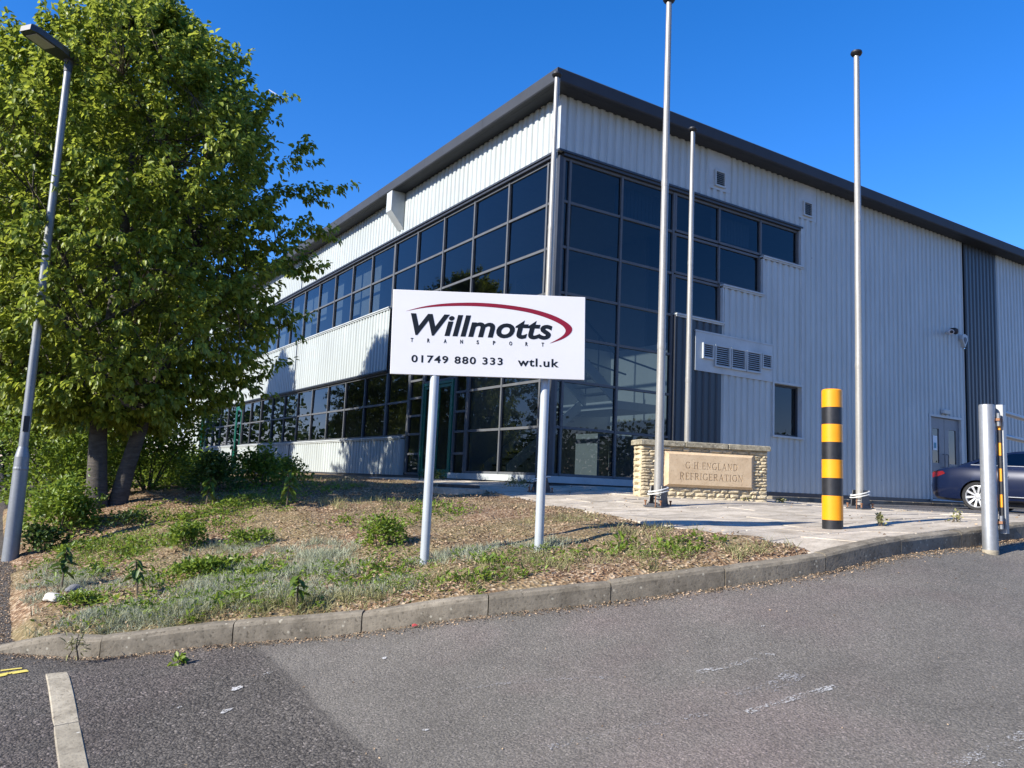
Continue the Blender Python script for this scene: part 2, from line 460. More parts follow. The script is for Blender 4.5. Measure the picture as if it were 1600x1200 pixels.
def galv_mat(name, base, rough=0.42, metal=0.75):
    m, t, N, L, b = newmat(name)
    v = objco(N)
    vo = N.new('ShaderNodeTexVoronoi'); vo.inputs['Scale'].default_value = 45; L.new(v, vo.inputs['Vector'])
    sp = N.new('ShaderNodeSeparateColor'); L.new(vo.outputs['Color'], sp.inputs[0])
    r = ramp(N, L, sp.outputs[0], [(0.0, tuple(c*0.93 for c in base)), (1.0, tuple(min(1, c*1.06) for c in base))])
    mp = N.new('ShaderNodeMapping'); mp.inputs['Scale'].default_value = (8, 8, 0.8); L.new(v, mp.inputs['Vector'])
    n = noise(N, L, 2.0, 5, 0.7, mp.outputs[0])
    r2 = ramp(N, L, n.outputs[0], [(0.4, 0.0), (0.7, 0.5)])
    c = mixc(N, L, r2.outputs[0], r.outputs[0], (base[0]*0.62, base[1]*0.58, base[2]*0.52))
    L.new(c, b.inputs['Base Color']); b.inputs['Metallic'].default_value = metal; b.inputs['Roughness'].default_value = rough
    return m
M_GALV = galv_mat('galvanised_steel', (0.29, 0.30, 0.305), 0.45, 0.55)
M_LAMP = galv_mat('lamp_galvanised', (0.22, 0.235, 0.25), 0.5, 0.4)
M_POLE = galv_mat('flagpole_metal', (0.31, 0.30, 0.275), 0.42, 0.3)
M_SIGNPOST = simple('sign_post_white_steel', (0.36, 0.385, 0.395), 0.38, metal=0.1, var=0.08, scale=5)
M_SIGN = simple('sign_white', (0.62, 0.61, 0.61), 0.5, var=0.03, scale=2)
M_INK = simple('sign_ink_navy', (0.006, 0.010, 0.017), 0.7, var=0.1, spec=0.15)
M_RED = simple('sign_red', (0.20, 0.010, 0.030), 0.7, var=0.1, spec=0.15)
M_YEL = simple('bollard_yellow', (0.72, 0.275, 0.003), 0.38, var=0.08, scale=6)
M_BLK = simple('bollard_black', (0.014, 0.014, 0.015), 0.42, var=0.5, scale=18)
M_TYRE = simple('tyre_rubber', (0.012, 0.012, 0.013), 0.8, var=0.3, scale=30)
M_RIM = simple('alloy_wheel', (0.70, 0.71, 0.72), 0.28, metal=0.7, var=0.05)
M_CAR = simple('car_paint_navy', (0.004, 0.009, 0.032), 0.3, metal=0.1, var=0.05, coat=0.35, spec=0.3, obj=True)
M_TAIL = simple('tail_lamp_red', (0.16, 0.008, 0.012), 0.2, var=0.1, coat=1.0)
M_RUST = simple('rusty_bolt', (0.25, 0.12, 0.06), 0.7, metal=0.3, var=0.4, scale=40)
M_ROPE = simple('white_rope', (0.62, 0.62, 0.58), 0.8, var=0.2, scale=50)
M_LENS = simple('lamp_lens', (0.42, 0.40, 0.34), 0.35, var=0.15, scale=25)
M_DOOR = simple('grey_door', (0.16, 0.165, 0.175), 0.45, var=0.1, scale=4)
M_PAPER = simple('white_paper', (0.75, 0.77, 0.76), 0.7, var=0.05)
M_ROCK = concrete_mat('pale_rock', (0.60, 0.57, 0.50), (0.4, 0.37, 0.3), 0.1, 8)
M_ROCKD = concrete_mat('dark_rock', (0.16, 0.16, 0.16), (0.08, 0.08, 0.08), 0.2, 8)

def worn_paint(name, col, keep=0.5, scale=28):
    m, t, N, L, b = newmat(name)
    out = [n for n in N if n.type == 'OUTPUT_MATERIAL'][0]
    v = pos(N)
    n = noise(N, L, scale, 5, 0.75, v)
    n2 = noise(N, L, 5, 3, 0.6, v)
    a = N.new('ShaderNodeMath'); a.operation = 'MULTIPLY_ADD'; a.inputs[1].default_value = 0.5; L.new(n2.outputs[0], a.inputs[0]); L.new(n.outputs[0], a.inputs[2])
    r = ramp(N, L, a.outputs[0], [(1.0-keep*0.5, 0.0), (1.04-keep*0.5, 1.0)])
    r.color_ramp.elements[0].position = 0.95-keep*0.42; r.color_ramp.elements[1].position = 1.0-keep*0.42
    b.inputs['Base Color'].default_value = (*col, 1); b.inputs['Roughness'].default_value = 0.8
    tr = N.new('ShaderNodeBsdfTransparent')
    mx = N.new('ShaderNodeMixShader'); L.new(r.outputs[0], mx.inputs[0]); L.new(tr.outputs[0], mx.inputs[1]); L.new(b.outputs[0], mx.inputs[2])
    L.new(mx.outputs[0], out.inputs['Surface'])
    return m
M_PAINTW = worn_paint('worn_white_paint', (0.36, 0.35, 0.33), 0.40, 70)
M_PAINTW2 = worn_paint('very_worn_white_paint', (0.27, 0.26, 0.25), 0.30, 70)
M_PAINTY = worn_paint('worn_yellow_paint', (0.62, 0.50, 0.10), 0.85)
M_DROP = worn_paint('white_splash', (0.42, 0.41, 0.39), 0.55, 80)

# ------------------------------------------------------------------ terrain heights
KERB = [(-9.9,-5.85,-1.45),(-9.157,-6.257,-1.379),(-8.575,-6.632,-1.38),(-7.864,-7.03,-1.264),(-7.136,-7.44,-1.174),(-6.38,-7.926,-1.011),(-5.581,-8.322,-0.896),(-4.739,-8.685,-0.765),(-3.81,-8.986,-0.637),(-2.901,-9.096,-0.497),(-2.029,-9.122,-0.431),(-1.516,-9.155,-0.393),(-0.75,-9.172,-0.342),(1.378,-9.353,-0.263),(6.935,-9.958,-0.163)]
ROADP = KERB[1:]+[(-9.38,-13.131,-1.563),(-8.838,-8.485,-1.518),(-9.024,-2.418,-1.133),(-13.699,-3.214,-1.513),(-16.947,-8.259,-1.763),(-13.71,-19.858,-2.013),(-1.812,-18.003,-1.013),(2.518,-11.277,-0.363),(7.437,-23.958,-0.813),(-26.196,-2.304,-2.013),(-19.7,7.785,-1.413),(-20.206,-29.947,-2.213),(-3.39,-40.774,-1.813),(-1.657,-9.302,-0.463),(-8.907,-7.132,-1.373)]
BANKP = [(k[0],k[1],k[2]+(.02 if i == 0 else .13)) for i, k in enumerate(KERB[1:])]+[(-6.076,-6.695,-0.754),(-5.146,-7.115,-0.594),(-9.06,-2.39,-1.13),(-8.09,-0.88,-0.63),(-7.6,-0.8,-0.5),(-1.68,-5.0,-0.255),(1.8,-5.7,-0.18),(-1.65,-2.17,-0.163),(1.9,-1.95,-0.08),(-1.0,-3.77,-0.146),(1.27,-4.4,-0.14),(-2.14,-8.04,-0.351),(-3.64,-7.31,-0.4),(-2.98,-4.17,-0.306),(-2.29,0.14,-0.146),(-3.34,-2.15,-0.225),(-3.97,0.04,-0.168),(-0.2,-0.3,-0.03),(3.0,-0.3,-0.03),(-0.3,3.0,-0.02),(-0.3,8.0,-0.03),(-0.3,16.0,-0.05),(-0.3,30.0,-0.1),(-8.0,8.0,-0.75),(-8.0,16.0,-0.8),(-8.9,-6.3,-1.27),(-8.95,-4.5,-1.2),(-8.95,8.0,-1.0),(-8.95,25.0,-1.0),(3.8,-5.6,-0.196),(10.0,-3.0,-0.18),(7.0,-1.2,-0.17),(20.0,-3.0,-0.15),(20.0,-8.0,-0.25),(10.0,-7.5,-0.25)]
def tps(P, reg=0.02):
    P = np.array(P, float); n = len(P)
    U = lambda r2: np.where(r2 > 0, .5*r2*np.log(np.maximum(r2, 1e-12)), 0)
    d = ((P[:, None, :2]-P[None, :, :2])**2).sum(-1)
    A = np.zeros((n+3, n+3)); A[:n, :n] = U(d)+np.eye(n)*reg; A[:n, n] = 1; A[:n, n+1:] = P[:, :2]; A[n, :n] = 1; A[n+1:, :n] = P[:, :2].T
    ww = np.linalg.solve(A, np.concatenate([P[:, 2], [0, 0, 0]]))
    def ff(x, y):
        x = np.asarray(x, float); y = np.asarray(y, float)
        d = (x[..., None]-P[:, 0])**2+(y[..., None]-P[:, 1])**2
        return U(d) @ ww[:n]+ww[n]+ww[n+1]*x+ww[n+2]*y
    return ff
HR0 = tps(ROADP); HB = tps(BANKP)

# smooth kerb line (front foot), resampled
def catmull(P, step):
    P = [Vector(p) for p in P]; out = []
    for i in range(len(P)-1):
        p0 = P[max(i-1, 0)]; p1 = P[i]; p2 = P[i+1]; p3 = P[min(i+2, len(P)-1)]
        n = max(2, int((p2-p1).length/step))
        for k in range(n):
            t = k/n
            out.append(0.5*((2*p1)+(p2-p0)*t+(2*p0-5*p1+4*p2-p3)*t*t+(3*p1-p0-3*p2+p3)*t**3))
    out.append(P[-1]); return out
KL = catmull(KERB, 0.06)
KA = np.array([[p.x, p.y, p.z] for p in KL])
KT = np.gradient(KA[:, :2], axis=0); KT /= np.linalg.norm(KT, axis=1)[:, None]
KN = np.stack([-KT[:, 1], KT[:, 0]], 1)          # points behind the kerb (towards the office)
def kdist(x, y):
    """signed distance behind the kerb foot line, and the nearest station"""
    x = np.asarray(x, float); y = np.asarray(y, float)
    sh = x.shape; q = np.stack([x.ravel(), y.ravel()], 1)
    out = np.zeros(len(q)); idx = np.zeros(len(q), int)
    for a in range(0, len(q), 20000):
        d = q[a:a+20000, None, :]-KA[None, :, :2]
        i = (d**2).sum(-1).argmin(1)
        idx[a:a+20000] = i
        dd = d[np.arange(len(i)), i]
        out[a:a+20000] = (dd*KN[i]).sum(1)
    return out.reshape(sh), idx.reshape(sh)
KW = 0.125
def HR(x, y):
    x = np.asarray(x, float); y = np.asarray(y, float)
    z = HR0(x, y)
    d, _ = kdist(x, y)
    z = np.where((x > -8.95) & (d > 0.04), z-np.minimum((d-0.04)*1.5, 1.5), z)
    r = np.hypot(x+6, y+8)
    return np.where(r > 30, z*0+np.maximum(z, -2.4), np.maximum(z, -2.6))

def axis(parts):
    a = []
    for lo, hi, st in parts: a += list(np.arange(lo, hi-1e-6, st))
    a.append(parts[-1][1]); return np.array(a)
def grid_mesh(name, xs, ys, H, mat, keep=None, snap=None):
    X, Y = np.meshgrid(xs, ys, indexing='ij')
    if snap is not None: X, Y = snap(X, Y)
    Z = H(X, Y)
    nx, ny = X.shape
    idx = np.arange(nx*ny).reshape(nx, ny)
    F = np.stack([idx[:-1, :-1], idx[1:, :-1], idx[1:, 1:], idx[:-1, 1:]], -1)
    if keep is not None:
        k = keep(X, Y); kk = k[:-1, :-1] & k[1:, :-1] & k[1:, 1:] & k[:-1, 1:]
        F = F[kk]
    else: F = F.reshape(-1, 4)
    V = np.stack([X, Y, Z], -1).reshape(-1, 3)
    used = np.unique(F); re = -np.ones(len(V), int); re[used] = np.arange(len(used))
    return link(bpy.data.objects.new(name, np_mesh(name, V[used], re[F], mat, True)))

# far ground
g = MB()
ring = [(-400,-400),(500,-400),(500,500),(-400,500)]
g.add([(x, y, -2.7) for x, y in ring], [(0,1,2,3)])
tag(g.build('ground', M_FIELD), kind='structure')

# road and the path on the left
xs = axis([(-40,-14,1.0),(-14,-9.2,0.3),(-9.2,1,0.12),(1,10,0.4),(10,40,1.5)])
ys = axis([(-45,-16,1.2),(-16,-5.5,0.15),(-5.5,12,0.5),(12,40,2.0)])
road = grid_mesh('road', xs, ys, HR, M_ROAD)
tag(road, kind='structure')

# planted bank
BX = lambda y: np.interp(y, [-9.5,-8.9,-8.2,-7.7,-7.3,-6.2,-5,-4.2,-3,-0.9,0.7,2.0,4.0,6.9,7.0],
                            [-3.72,-3.66,-3.5,-3.5,-3.6,-3.35,-3.07,-2.98,-2.8,-2.2,-2.0,-2.0,-2.0,-1.6,-0.05])
def bank_noise(x, y):
    return 0.022*np.sin(3.1*x+1.7*np.sin(2.3*y))*np.cos(2.7*y+x)+0.012*np.sin(9*x+4*y)*np.sin(7*y-3*x)
def HBK(x, y):
    d, _ = kdist(x, y)
    e = np.clip(d-KW, 0, 0.5)/0.5
    return HB(x, y)+bank_noise(x, y)*e+0.02*e*(1-e)*4 - np.clip(0.1-(d-KW), 0, 0.1)*0.25
def snap_bank(X, Y):
    d, i = kdist(X, Y)
    m = (d < KW*0.6) & (d > -0.13)
    X = np.where(m, X+(KW*0.6-d)*KN[i, 0], X); Y = np.where(m, Y+(KW*0.6-d)*KN[i, 1], Y)
    return X, Y
def keep_bank(X, Y):
    d, _ = kdist(X, Y)
    return (d > KW*0.55) & (X <= BX(Y)+0.08) & (X >= -8.97)
bank = grid_mesh('planting_bank', axis([(-8.96,-3,0.085),(-3,0.0,0.12)]), axis([(-9.4,-2,0.09),(-2,7,0.25),(7,36,1.0)]), HBK, M_SOIL, keep_bank, snap_bank)
tag(bank, kind='structure')
# left flank of the bank drops to the path
mb = MB()
yy = np.concatenate([np.arange(-6.2, -5.5, 0.1), np.arange(-5.5, 36, 0.3)])
for a, b_ in zip(yy[:-1], yy[1:]):
    za, zb = float(HBK(-8.96, a)), float(HBK(-8.96, b_))
    xa, xb = [float(np.interp(q, [-6.3, -5.8], [-9.0, -9.12])) for q in (a, b_)]
    mb.quad((-8.96,a,za),(xa,a,float(HR(xa,a))-0.02),(xb,b_,float(HR(xb,b_))-0.02),(-8.96,b_,zb))
tag(mb.build('bank_edge', M_SOIL), kind='structure')

# paving bed under the slabs
def HP(x, y): return HB(x, y)-0.016
def keep_pave(X, Y):
    d, _ = kdist(X, Y)
    return (d > KW*0.55) & (X >= BX(Y)-0.02) & ~((X > 0.05) & (Y > 0.05))
pv = grid_mesh('pavement', axis([(-3.8,4,0.12),(4,30,0.6)]), axis([(-10.4,-8,0.1),(-8,1,0.25),(1,7.4,0.3)]), HP, M_BED, keep_pave, snap_bank)
tag(pv, kind='structure')

# asphalt lane along the office wall
lane = grid_mesh('service_lane', axis([(5.6,30,0.5)]), axis([(-5.0,-1.3,0.25)]), lambda x, y: HB(x, y)+0.004, M_LANE)
tag(lane, kind='structure')

# paving slabs, each one its own piece
def clip(poly, px, py, nx, ny):
    out = []
    for i in range(len(poly)):
        a = poly[i]; b_ = poly[(i+1) % len(poly)]
        da = (a[0]-px)*nx+(a[1]-py)*ny; db = (b_[0]-px)*nx+(b_[1]-py)*ny
        if da >= 0: out.append(a)
        if (da >= 0) != (db >= 0):
            t = da/(da-db); out.append((a[0]+(b_[0]-a[0])*t, a[1]+(b_[1]-a[1])*t))
    return out
def area(p): return 0.5*abs(sum(p[i][0]*p[(i+1) % len(p)][1]-p[(i+1) % len(p)][0]*p[i][1] for i in range(len(p))))
SL, SW = 0.9, 0.6
nsl = 0
r = 0
yv = -9.5
while yv < 6.5:
    x = -4.4+(0.45 if r % 2 else 0)
    while x < 13:
        cx, cy = x+SL/2, yv+SW/2
        lim = 5.75 if cy > -5.1 else 13
        if cx < lim and not (cx > -0.1 and cy > -0.15) and not (cy > -0.25 and cx > -0.3):
            gp = 0.0085
            p = [(x+gp, yv+gp), (x+SL-gp, yv+gp), (x+SL-gp, yv+SW-gp), (x+gp, yv+SW-gp)]
            # kerb side
            i = int(((KA[:, :2]-np.array([cx, cy]))**2).sum(1).argmin())
            if abs((cx-KA[i, 0])*KN[i, 0]+(cy-KA[i, 1])*KN[i, 1]) < 1.0:
                q = KA[i, :2]+KN[i]*(KW*0.8); p = clip(p, q[0], q[1], KN[i, 0], KN[i, 1])
            # ragged left boundary with the bank
            if p and min(v[0] for v in p) < -1.5:
                bx0 = float(BX(yv)); bx1 = float(BX(yv+SW)); n = Vector((SW, -(bx1-bx0))).normalized()
                p = clip(p, bx0, yv, n.x, n.y)
            if p and cy > -0.6:
                p = clip(p, -0.02, 0, -1, 0) if cy > 0 else clip(p, 0, -0.03, 0, -1) if cx > 0 else p
            if p and len(p) >= 3 and area(p) > 0.02:
                hz = rnd.uniform(-0.004, 0.006); tx, ty = rnd.uniform(-.006, .006), rnd.uniform(-.006, .006)
                c = (sum(v[0] for v in p)/len(p), sum(v[1] for v in p)/len(p))
                top = []; mid = []; bot = []
                for v in p:
                    z = float(HB(v[0], v[1]))+hz+tx*(v[0]-c[0])+ty*(v[1]-c[1])
                    f = 1-0.008/max(0.05, math.hypot(v[0]-c[0], v[1]-c[1]))
                    top.append((c[0]+(v[0]-c[0])*f, c[1]+(v[1]-c[1])*f, z)); mid.append((v[0], v[1], z-0.007)); bot.append((v[0], v[1], z-0.07))
                k = len(p); s_ = MB()
                s_.add(top+mid+bot, [tuple(range(k))]+[(k+a, k+(a+1) % k, (a+1) % k, a) for a in range(k)]+[(2*k+a, 2*k+(a+1) % k, k+(a+1) % k, k+a) for a in range(k)])
                s_.build('paving_slab', M_SLAB, pv); nsl += 1
        x += SL
    yv += SW; r += 1

# kerb stones
kerb_root = empty('kerb', (0, 0, 0)); kerb_root['kind'] = 'structure'
seg = np.concatenate([[0], np.cumsum(np.linalg.norm(np.diff(KA[:, :2], axis=0), axis=1))])
def kat(s):
    x = np.interp(s, seg, KA[:, 0]); y = np.interp(s, seg, KA[:, 1]); z = np.interp(s, seg, KA[:, 2])
    nx = np.interp(s, seg, KN[:, 0]); ny = np.interp(s, seg, KN[:, 1]); l = math.hypot(nx, ny)
    return Vector((x, y, z)), Vector((nx/l, ny/l, 0))
s0 = float(seg[int(((KA[:, :2]-np.array([-8.575, -6.632]))**2).sum(1).argmin())])-0.915
s = s0-0.915
while s < seg[-1]-1.0:
    length = 0.915
    a = max(s, 0)+0.004; b_ = s+length-0.004
    if abs(s-s0-0.915*6) < 0.02: b_ -= 0.0
    mb = MB(); nst = 6
    jl, jh = rnd.uniform(-.006, .006), rnd.uniform(-.005, .008)
    ringn = None; vs = []; fs = []
    for k in range(nst+1):
        p, n = kat(a+(b_-a)*k/nst)
        e = 0.006 if k in (0, nst) else 0
        drop = 0.0
        if s < s0-0.1: drop = 0.125
        elif s < s0+0.1: drop = 0.125*min(1.0, max(0.0, (0.66-k/nst)/0.60))
        up = 0.145+jh-drop
        wob = 0.003*math.sin(37*(a+k*0.3))
        pr = [(0.0, -0.12), (0.0+jl, up-0.035), (0.008+jl+wob, up-0.012-e), (0.026+jl, up-0.002-e), (0.05, up-e), (KW-0.012, up+0.001-e), (KW, up-0.012), (KW, -0.12)]
        for (o, z) in pr: vs.append(p+n*o+Vector((0, 0, z)))
    m8 = 8
    for k in range(nst):
        for q in range(m8-1):
            fs.append((k*m8+q, k*m8+q+1, (k+1)*m8+q+1, (k+1)*m8+q))
    fs.append(tuple(range(m8-1, -1, -1))); fs.append(tuple(nst*m8+q for q in range(m8)))
    mb.add(vs, fs)
    mb.build('kerb_stone', M_KERB, kerb_root)
    s += length

# flush edging stones on the left of the road
er = empty('road_edging', (0, 0, 0)); er['kind'] = 'structure'
y = -7.02
while y > -11.5:
    mb = MB(); y0 = y-0.905; nS = 6; rows = []
    for k in range(nS+1):
        yk = y0+0.905*k/nS; e = 0.006 if k in (0, nS) else 0
        zl, zr = float(HR(-8.93, yk))+.008-e, float(HR(-8.80, yk))+.006-e
        rows.append([(-8.93, yk, zl-.09), (-8.93, yk, zl-.005), (-8.923, yk, zl), (-8.807, yk, zr), (-8.80, yk, zr-.005), (-8.80, yk, zr-.09)])
    mb.add([v for r_ in rows for v in r_], [(k*6+q, k*6+q+1, k*6+7+q, k*6+6+q) for k in range(nS) for q in range(5)]+[(5,4,3,2,1,0), tuple(nS*6+q for q in range(6))])
    mb.build('edging_stone', M_EDGE, er)
    y = y0-0.008

# kerb of the narrow strip at the foot of the shaded wall
wk = empty('wall_strip', (0, 0, 0)); wk['kind'] = 'structure'
x = 5.2
while x < 28:
    mb = MB(); z0 = float(HB(x+.45, -1.25)); zt = -0.055
    mb.bbox((x, -1.30, z0-0.1), (x+0.907, -1.175, zt), 0.012)
    mb.build('kerb_stone', M_KERB, wk); x += 0.915
mb = MB(); mb.box((5.2, -1.175, -0.4), (30, -0.02, -0.075)); mb.build('strip_fill', M_SLAB, wk)

# worn road paint
def marking(pts, wd, mat, name='road_marking'):
    mb = MB(); n = 10
    P = catmull([(p[0], p[1], 0) for p in pts], 0.05)
    for i in range(len(P)-1):
        t = (P[i+1]-P[i]).normalized(); nn = Vector((-t.y, t.x, 0))*wd/2
        q = []
        for v in (P[i]-nn, P[i]+nn, P[i+1]+nn, P[i+1]-nn):
            q.append((v.x, v.y, float(HR(v.x, v.y))+0.005))
        mb.quad(q[0], q[3], q[2], q[1])
    o = mb.build(name, mat); o['kind'] = 'structure'; return o
marking([(-5.86,-9.75),(-5.44,-9.85)], 0.05, M_PAINTW)
marking([(-5.40,-9.77),(-5.33,-9.87)], 0.04, M_PAINTW)
marking([(-6.04,-10.27),(-5.75,-10.31),(-5.44,-10.36)], 0.05, M_PAINTW)
marking([(-5.95,-10.12),(-5.65,-10.15),(-5.45,-10.11)], 0.12, M_PAINTW2)
marking([(-5.80,-11.18),(-5.25,-11.22)], 0.06, M_PAINTW)
marking([(-5.66,-11.29),(-5.38,-11.29)], 0.05, M_PAINTW)
marking([(-7.03,-8.94),(-6.6,-9.2),(-6.24,-9.48)], 0.035, M_PAINTW2)
marking([(-7.0,-9.9),(-6.6,-10.0),(-6.2,-10.15)], 0.05, M_PAINTW2)
marking([(-9.24,-6.93),(-9.12,-6.88),(-9.02,-6.86)], 0.07, M_PAINTY)
marking([(-9.17,-6.77),(-9.05,-6.76)], 0.035, M_PAINTY)
def splash(x, y, r, mat=M_DROP):
    mb = MB(); n = 12; vs = [(x, y, float(HR(x, y))+0.006)]
    for k in range(n):
        a = 2*math.pi*k/n; q = r*rnd.uniform(0.45, 1.1)
        xx, yy_ = x+q*math.cos(a)*1.4, y+q*math.sin(a); vs.append((xx, yy_, float(HR(xx, yy_))+0.006))
    mb.add(vs, [(0, k+1, (k+1) % n+1) for k in range(n)])
    o = mb.build('road_stain', mat); o['kind'] = 'structure'
for (x, y, r_) in ((-7.96,-7.98,.035),(-8.09,-8.27,.032),(-7.74,-7.86,.025),(-7.09,-8.19,.018),(-8.3,-8.05,.014),(-5.0,-9.5,.014),(-7.35,-9.3,.016)):
    splash(x, y, r_)

# ------------------------------------------------------------------ the office building
OFF = empty('office_building', (0, 0, 0), 'large two-storey office and warehouse in ribbed pale grey cladding with dark tinted corner glazing', 'building')
PITCH, DEP = 0.22, 0.036
def P3(ax, u, d, z):
    return (u, d, z) if ax == 'R' else (d, u, z)
def corr(ax, u0, u1, z0, z1, mat, name='cladding_panel', off=0.0):
    prof = [(0.0, 0), (0.10, 0), (0.125, DEP), (0.195, DEP), (0.22, 0)]
    us = []
    k = math.floor(u0/PITCH)-1
    while k*PITCH < u1+PITCH:
        for (a, d) in prof[:4]: us.append((k*PITCH+a, d))
        k += 1
    pts = []
    for (a, b_) in zip(us[:-1], us[1:]):
        for uu in (u0, u1):
            if a[0] < uu < b_[0]:
                t = (uu-a[0])/(b_[0]-a[0]); pts.append((uu, a[1]+(b_[1]-a[1])*t))
        if u0 < b_[0] < u1: pts.append(b_)
    if pts[0][0] > u0+1e-4: pts.insert(0, (u0, 0))
    pts = [p for i, p in enumerate(pts) if i == 0 or p[0] > pts[i-1][0]+1e-5]
    m = MB(); vs = [P3(ax, u, d+off, z0) for u, d in pts]+[P3(ax, u, d+off, z1) for u, d in pts]; n = len(pts)
    fs = [(i, i+1, n+i+1, n+i) if ax == 'R' else (i+1, i, n+i, n+i+1) for i in range(n-1)]
    m.add(vs, fs)
    return m.build(name, mat, OFF)
def bx(ax, m, u0, u1, d0, d1, z0, z1, mi=0):
    a = P3(ax, u0, d0, z0); b_ = P3(ax, u1, d1, z1)
    m.box(tuple(min(p, q) for p, q in zip(a, b_)), tuple(max(p, q) for p, q in zip(a, b_)), mi)
def piece(ax, name, mat, u0, u1, d0, d1, z0, z1, parent=None):
    m = MB(); bx(ax, m, u0, u1, d0, d1, z0, z1); return m.build(name, mat, parent or OFF)

# upper band and lower zones, shaded long front (R) and sunlit front (L)
for args in [('R', .13, 15.94, 6.98, 8.2, M_WHITE), ('R', 15.94, 18.0, 0.04, 8.2, M_NAVY), ('R', 18.0, 34, 0.04, 8.2, M_WHITE),
             ('R', 7.96, 13.80, 0.04, 6.98, M_WHITE), ('R', 13.80, 15.61, 2.56, 6.98, M_WHITE), ('R', 15.61, 15.94, 0.04, 6.98, M_WHITE),
             ('R', 6.44, 7.96, 2.79, 5.86, M_WHITE), ('R', 6.44, 6.83, 0.04, 2.79, M_WHITE), ('R', 6.83, 7.96, 0.04, 1.43, M_WHITE),
             ('R', 5.0, 6.44, 0.04, 4.87, M_WHITE), ('R', 3.46, 5.0, 0.04, 3.93, M_NAVY),
             ('L', .13, 36, 6.98, 8.2, M_WHITE), ('L', 8.2, 36, 3.05, 4.86, M_WHITE), ('L', 6.97, 24.1, 0.05, 1.03, M_WHITE), ('L', 25.15, 31.2, 0.05, 1.03, M_WHITE), ('L', 32.2, 36, 0.05, 3.05, M_WHITE)]:
    corr(*args)
m = MB(); m.box((-.006, -.006, 6.98), (.13, .13, 8.2)); m.build('corner_trim', M_TRIM, OFF)
# vertical cover strips
piece('L', 'joint_strip', M_DARKFR, 16.58, 16.68, -.012, .03, 3.05, 4.86)
piece('L', 'joint_strip', M_DARKFR, 16.58, 16.68, -.012, .03, 0.05, 1.03)
piece('L', 'joint_strip', M_DARKFR, 16.58, 16.68, -.012, .03, 6.98, 8.2)
piece('R', 'joint_strip', M_TRIM, 7.92, 7.99, -.010, .02, 2.85, 5.80)
piece('L', 'cladding_return', M_WHITE, 6.93, 6.968, -.004, .14, 0.05, 1.03)

def flash(ax, u0, u1, zt, name='sill'):
    m = MB()
    bx(ax, m, u0, u1, -.045, .15, zt-.035, zt)
    bx(ax, m, u0+.01, u1-.01, -.020, -.001, zt-.075, zt-.036)
    return m.build(name, M_TRIM, OFF)
flash('R', 6.40, 8.0, 5.93); flash('R', 4.96, 6.46, 4.94); flash('R', 3.44, 5.02, 4.0)
flash('L', 8.22, 36, 4.93); flash('L', 6.93, 24.1, 1.10); flash('L', 25.15, 31.2, 1.10)
# reveals beside the stepped windows
piece('R', 'window_reveal', M_TRIM, 7.90, 7.955, -.004, .16, 5.932, 6.979)
piece('R', 'window_reveal', M_TRIM, 6.42, 6.45, -.004, .16, 4.942, 5.85)
piece('R', 'window_reveal', M_TRIM, 4.98, 5.01, -.004, .16, 4.002, 4.86)
piece('R', 'window_reveal', M_DARKFR, 3.43, 3.462, -.004, .16, .17, 3.96)
# dark heads over the glazing
piece('R', 'window_head', M_DARKFR, .14, 7.90, .012, .17, 6.895, 6.976)
piece('L', 'window_head', M_DARKFR, .14, 36, .012, .17, 6.895, 6.976)
piece('L', 'window_head', M_DARKFR, 8.25, 36, .012, .17, 3.0, 3.046)
piece('R', 'head_drip', M_DARKFR, -.015, 7.96, -.022, -.007, 6.955, 7.0)
piece('L', 'head_drip', M_DARKFR, -.006, 36, -.022, -.007, 6.955, 7.0)
piece('L', 'head_drip', M_DARKFR, 8.2, 36, -.022, -.007, 3.03, 3.07)
# roof edge: fascia panels, soffit, deck
OV = 0.44
u = -OV
while u < 34:
    e = min(u+2.995, 35.9)
    m = MB()
    x0 = u+(0.0 if u > -OV else 0)
    vs = []
    for uu in (u, e):
        for (o, z) in ((-OV+.02, 8.2), (-OV, 8.225), (-OV, 8.47), (-OV+.04, 8.51), (-OV+.12, 8.52), (-OV+.12, 8.2)):
            q = uu
            if u == -OV and uu == u: q = o           # mitred corner
            vs.append((q, o, z))
    m.add(vs, [(i, (i+1) % 6, 6+(i+1) % 6, 6+i) for i in range(6)]+([] if u == -OV else [(0,5,4,3,2,1)])+[(6,7,8,9,10,11)])
    m.build('fascia_panel', M_FASCIA, OFF)
    m2 = MB(); m2.add([(v[1], v[0], v[2]) for v in vs], [tuple(reversed(f)) for f in [(i, (i+1) % 6, 6+(i+1) % 6, 6+i) for i in range(6)]+([] if u == -OV else [(0,5,4,3,2,1)])+[(6,7,8,9,10,11)]])
    m2.build('fascia_panel', M_FASCIA, OFF)
    u += 3.0
m = MB()
m.box((-OV+.13, -OV+.13, 8.202), (35.9, .15, 8.23)); m.build('soffit', M_FASCIA, OFF)
m = MB()
m.box((-OV+.13, .152, 8.203), (.15, 35.9, 8.231)); m.build('soffit', M_FASCIA, OFF)
m = MB(); m.add([(-OV+.125, -OV+.125, 8.50), (35.8, -OV+.125, 8.50), (35.8, 35.8, 8.75), (-OV+.125, 35.8, 8.75)], [(0,1,2,3)])
m.build('roof', M_FASCIA, OFF)
m = MB(); m.box((34, .2, 0), (34.2, 36, 8.2)); m.box((.2, 35.8, 0), (33.9, 36, 8.2)); m.build('rear_wall', M_WHITE, OFF)
# plinth
piece('R', 'plinth', M_TRIM, -.03, 3.44, -.03, .10, .015, .15)
piece('L', 'plinth', M_TRIM, .10, 4.12, -.03, .10, .015, .15)
m = MB(); bx('R', m, .1, 34, .012, .1, -.3, .04); bx('L', m, .1, 36, .012, .1, -.45, .05); m.build('footing', M_DARKFR, OFF)

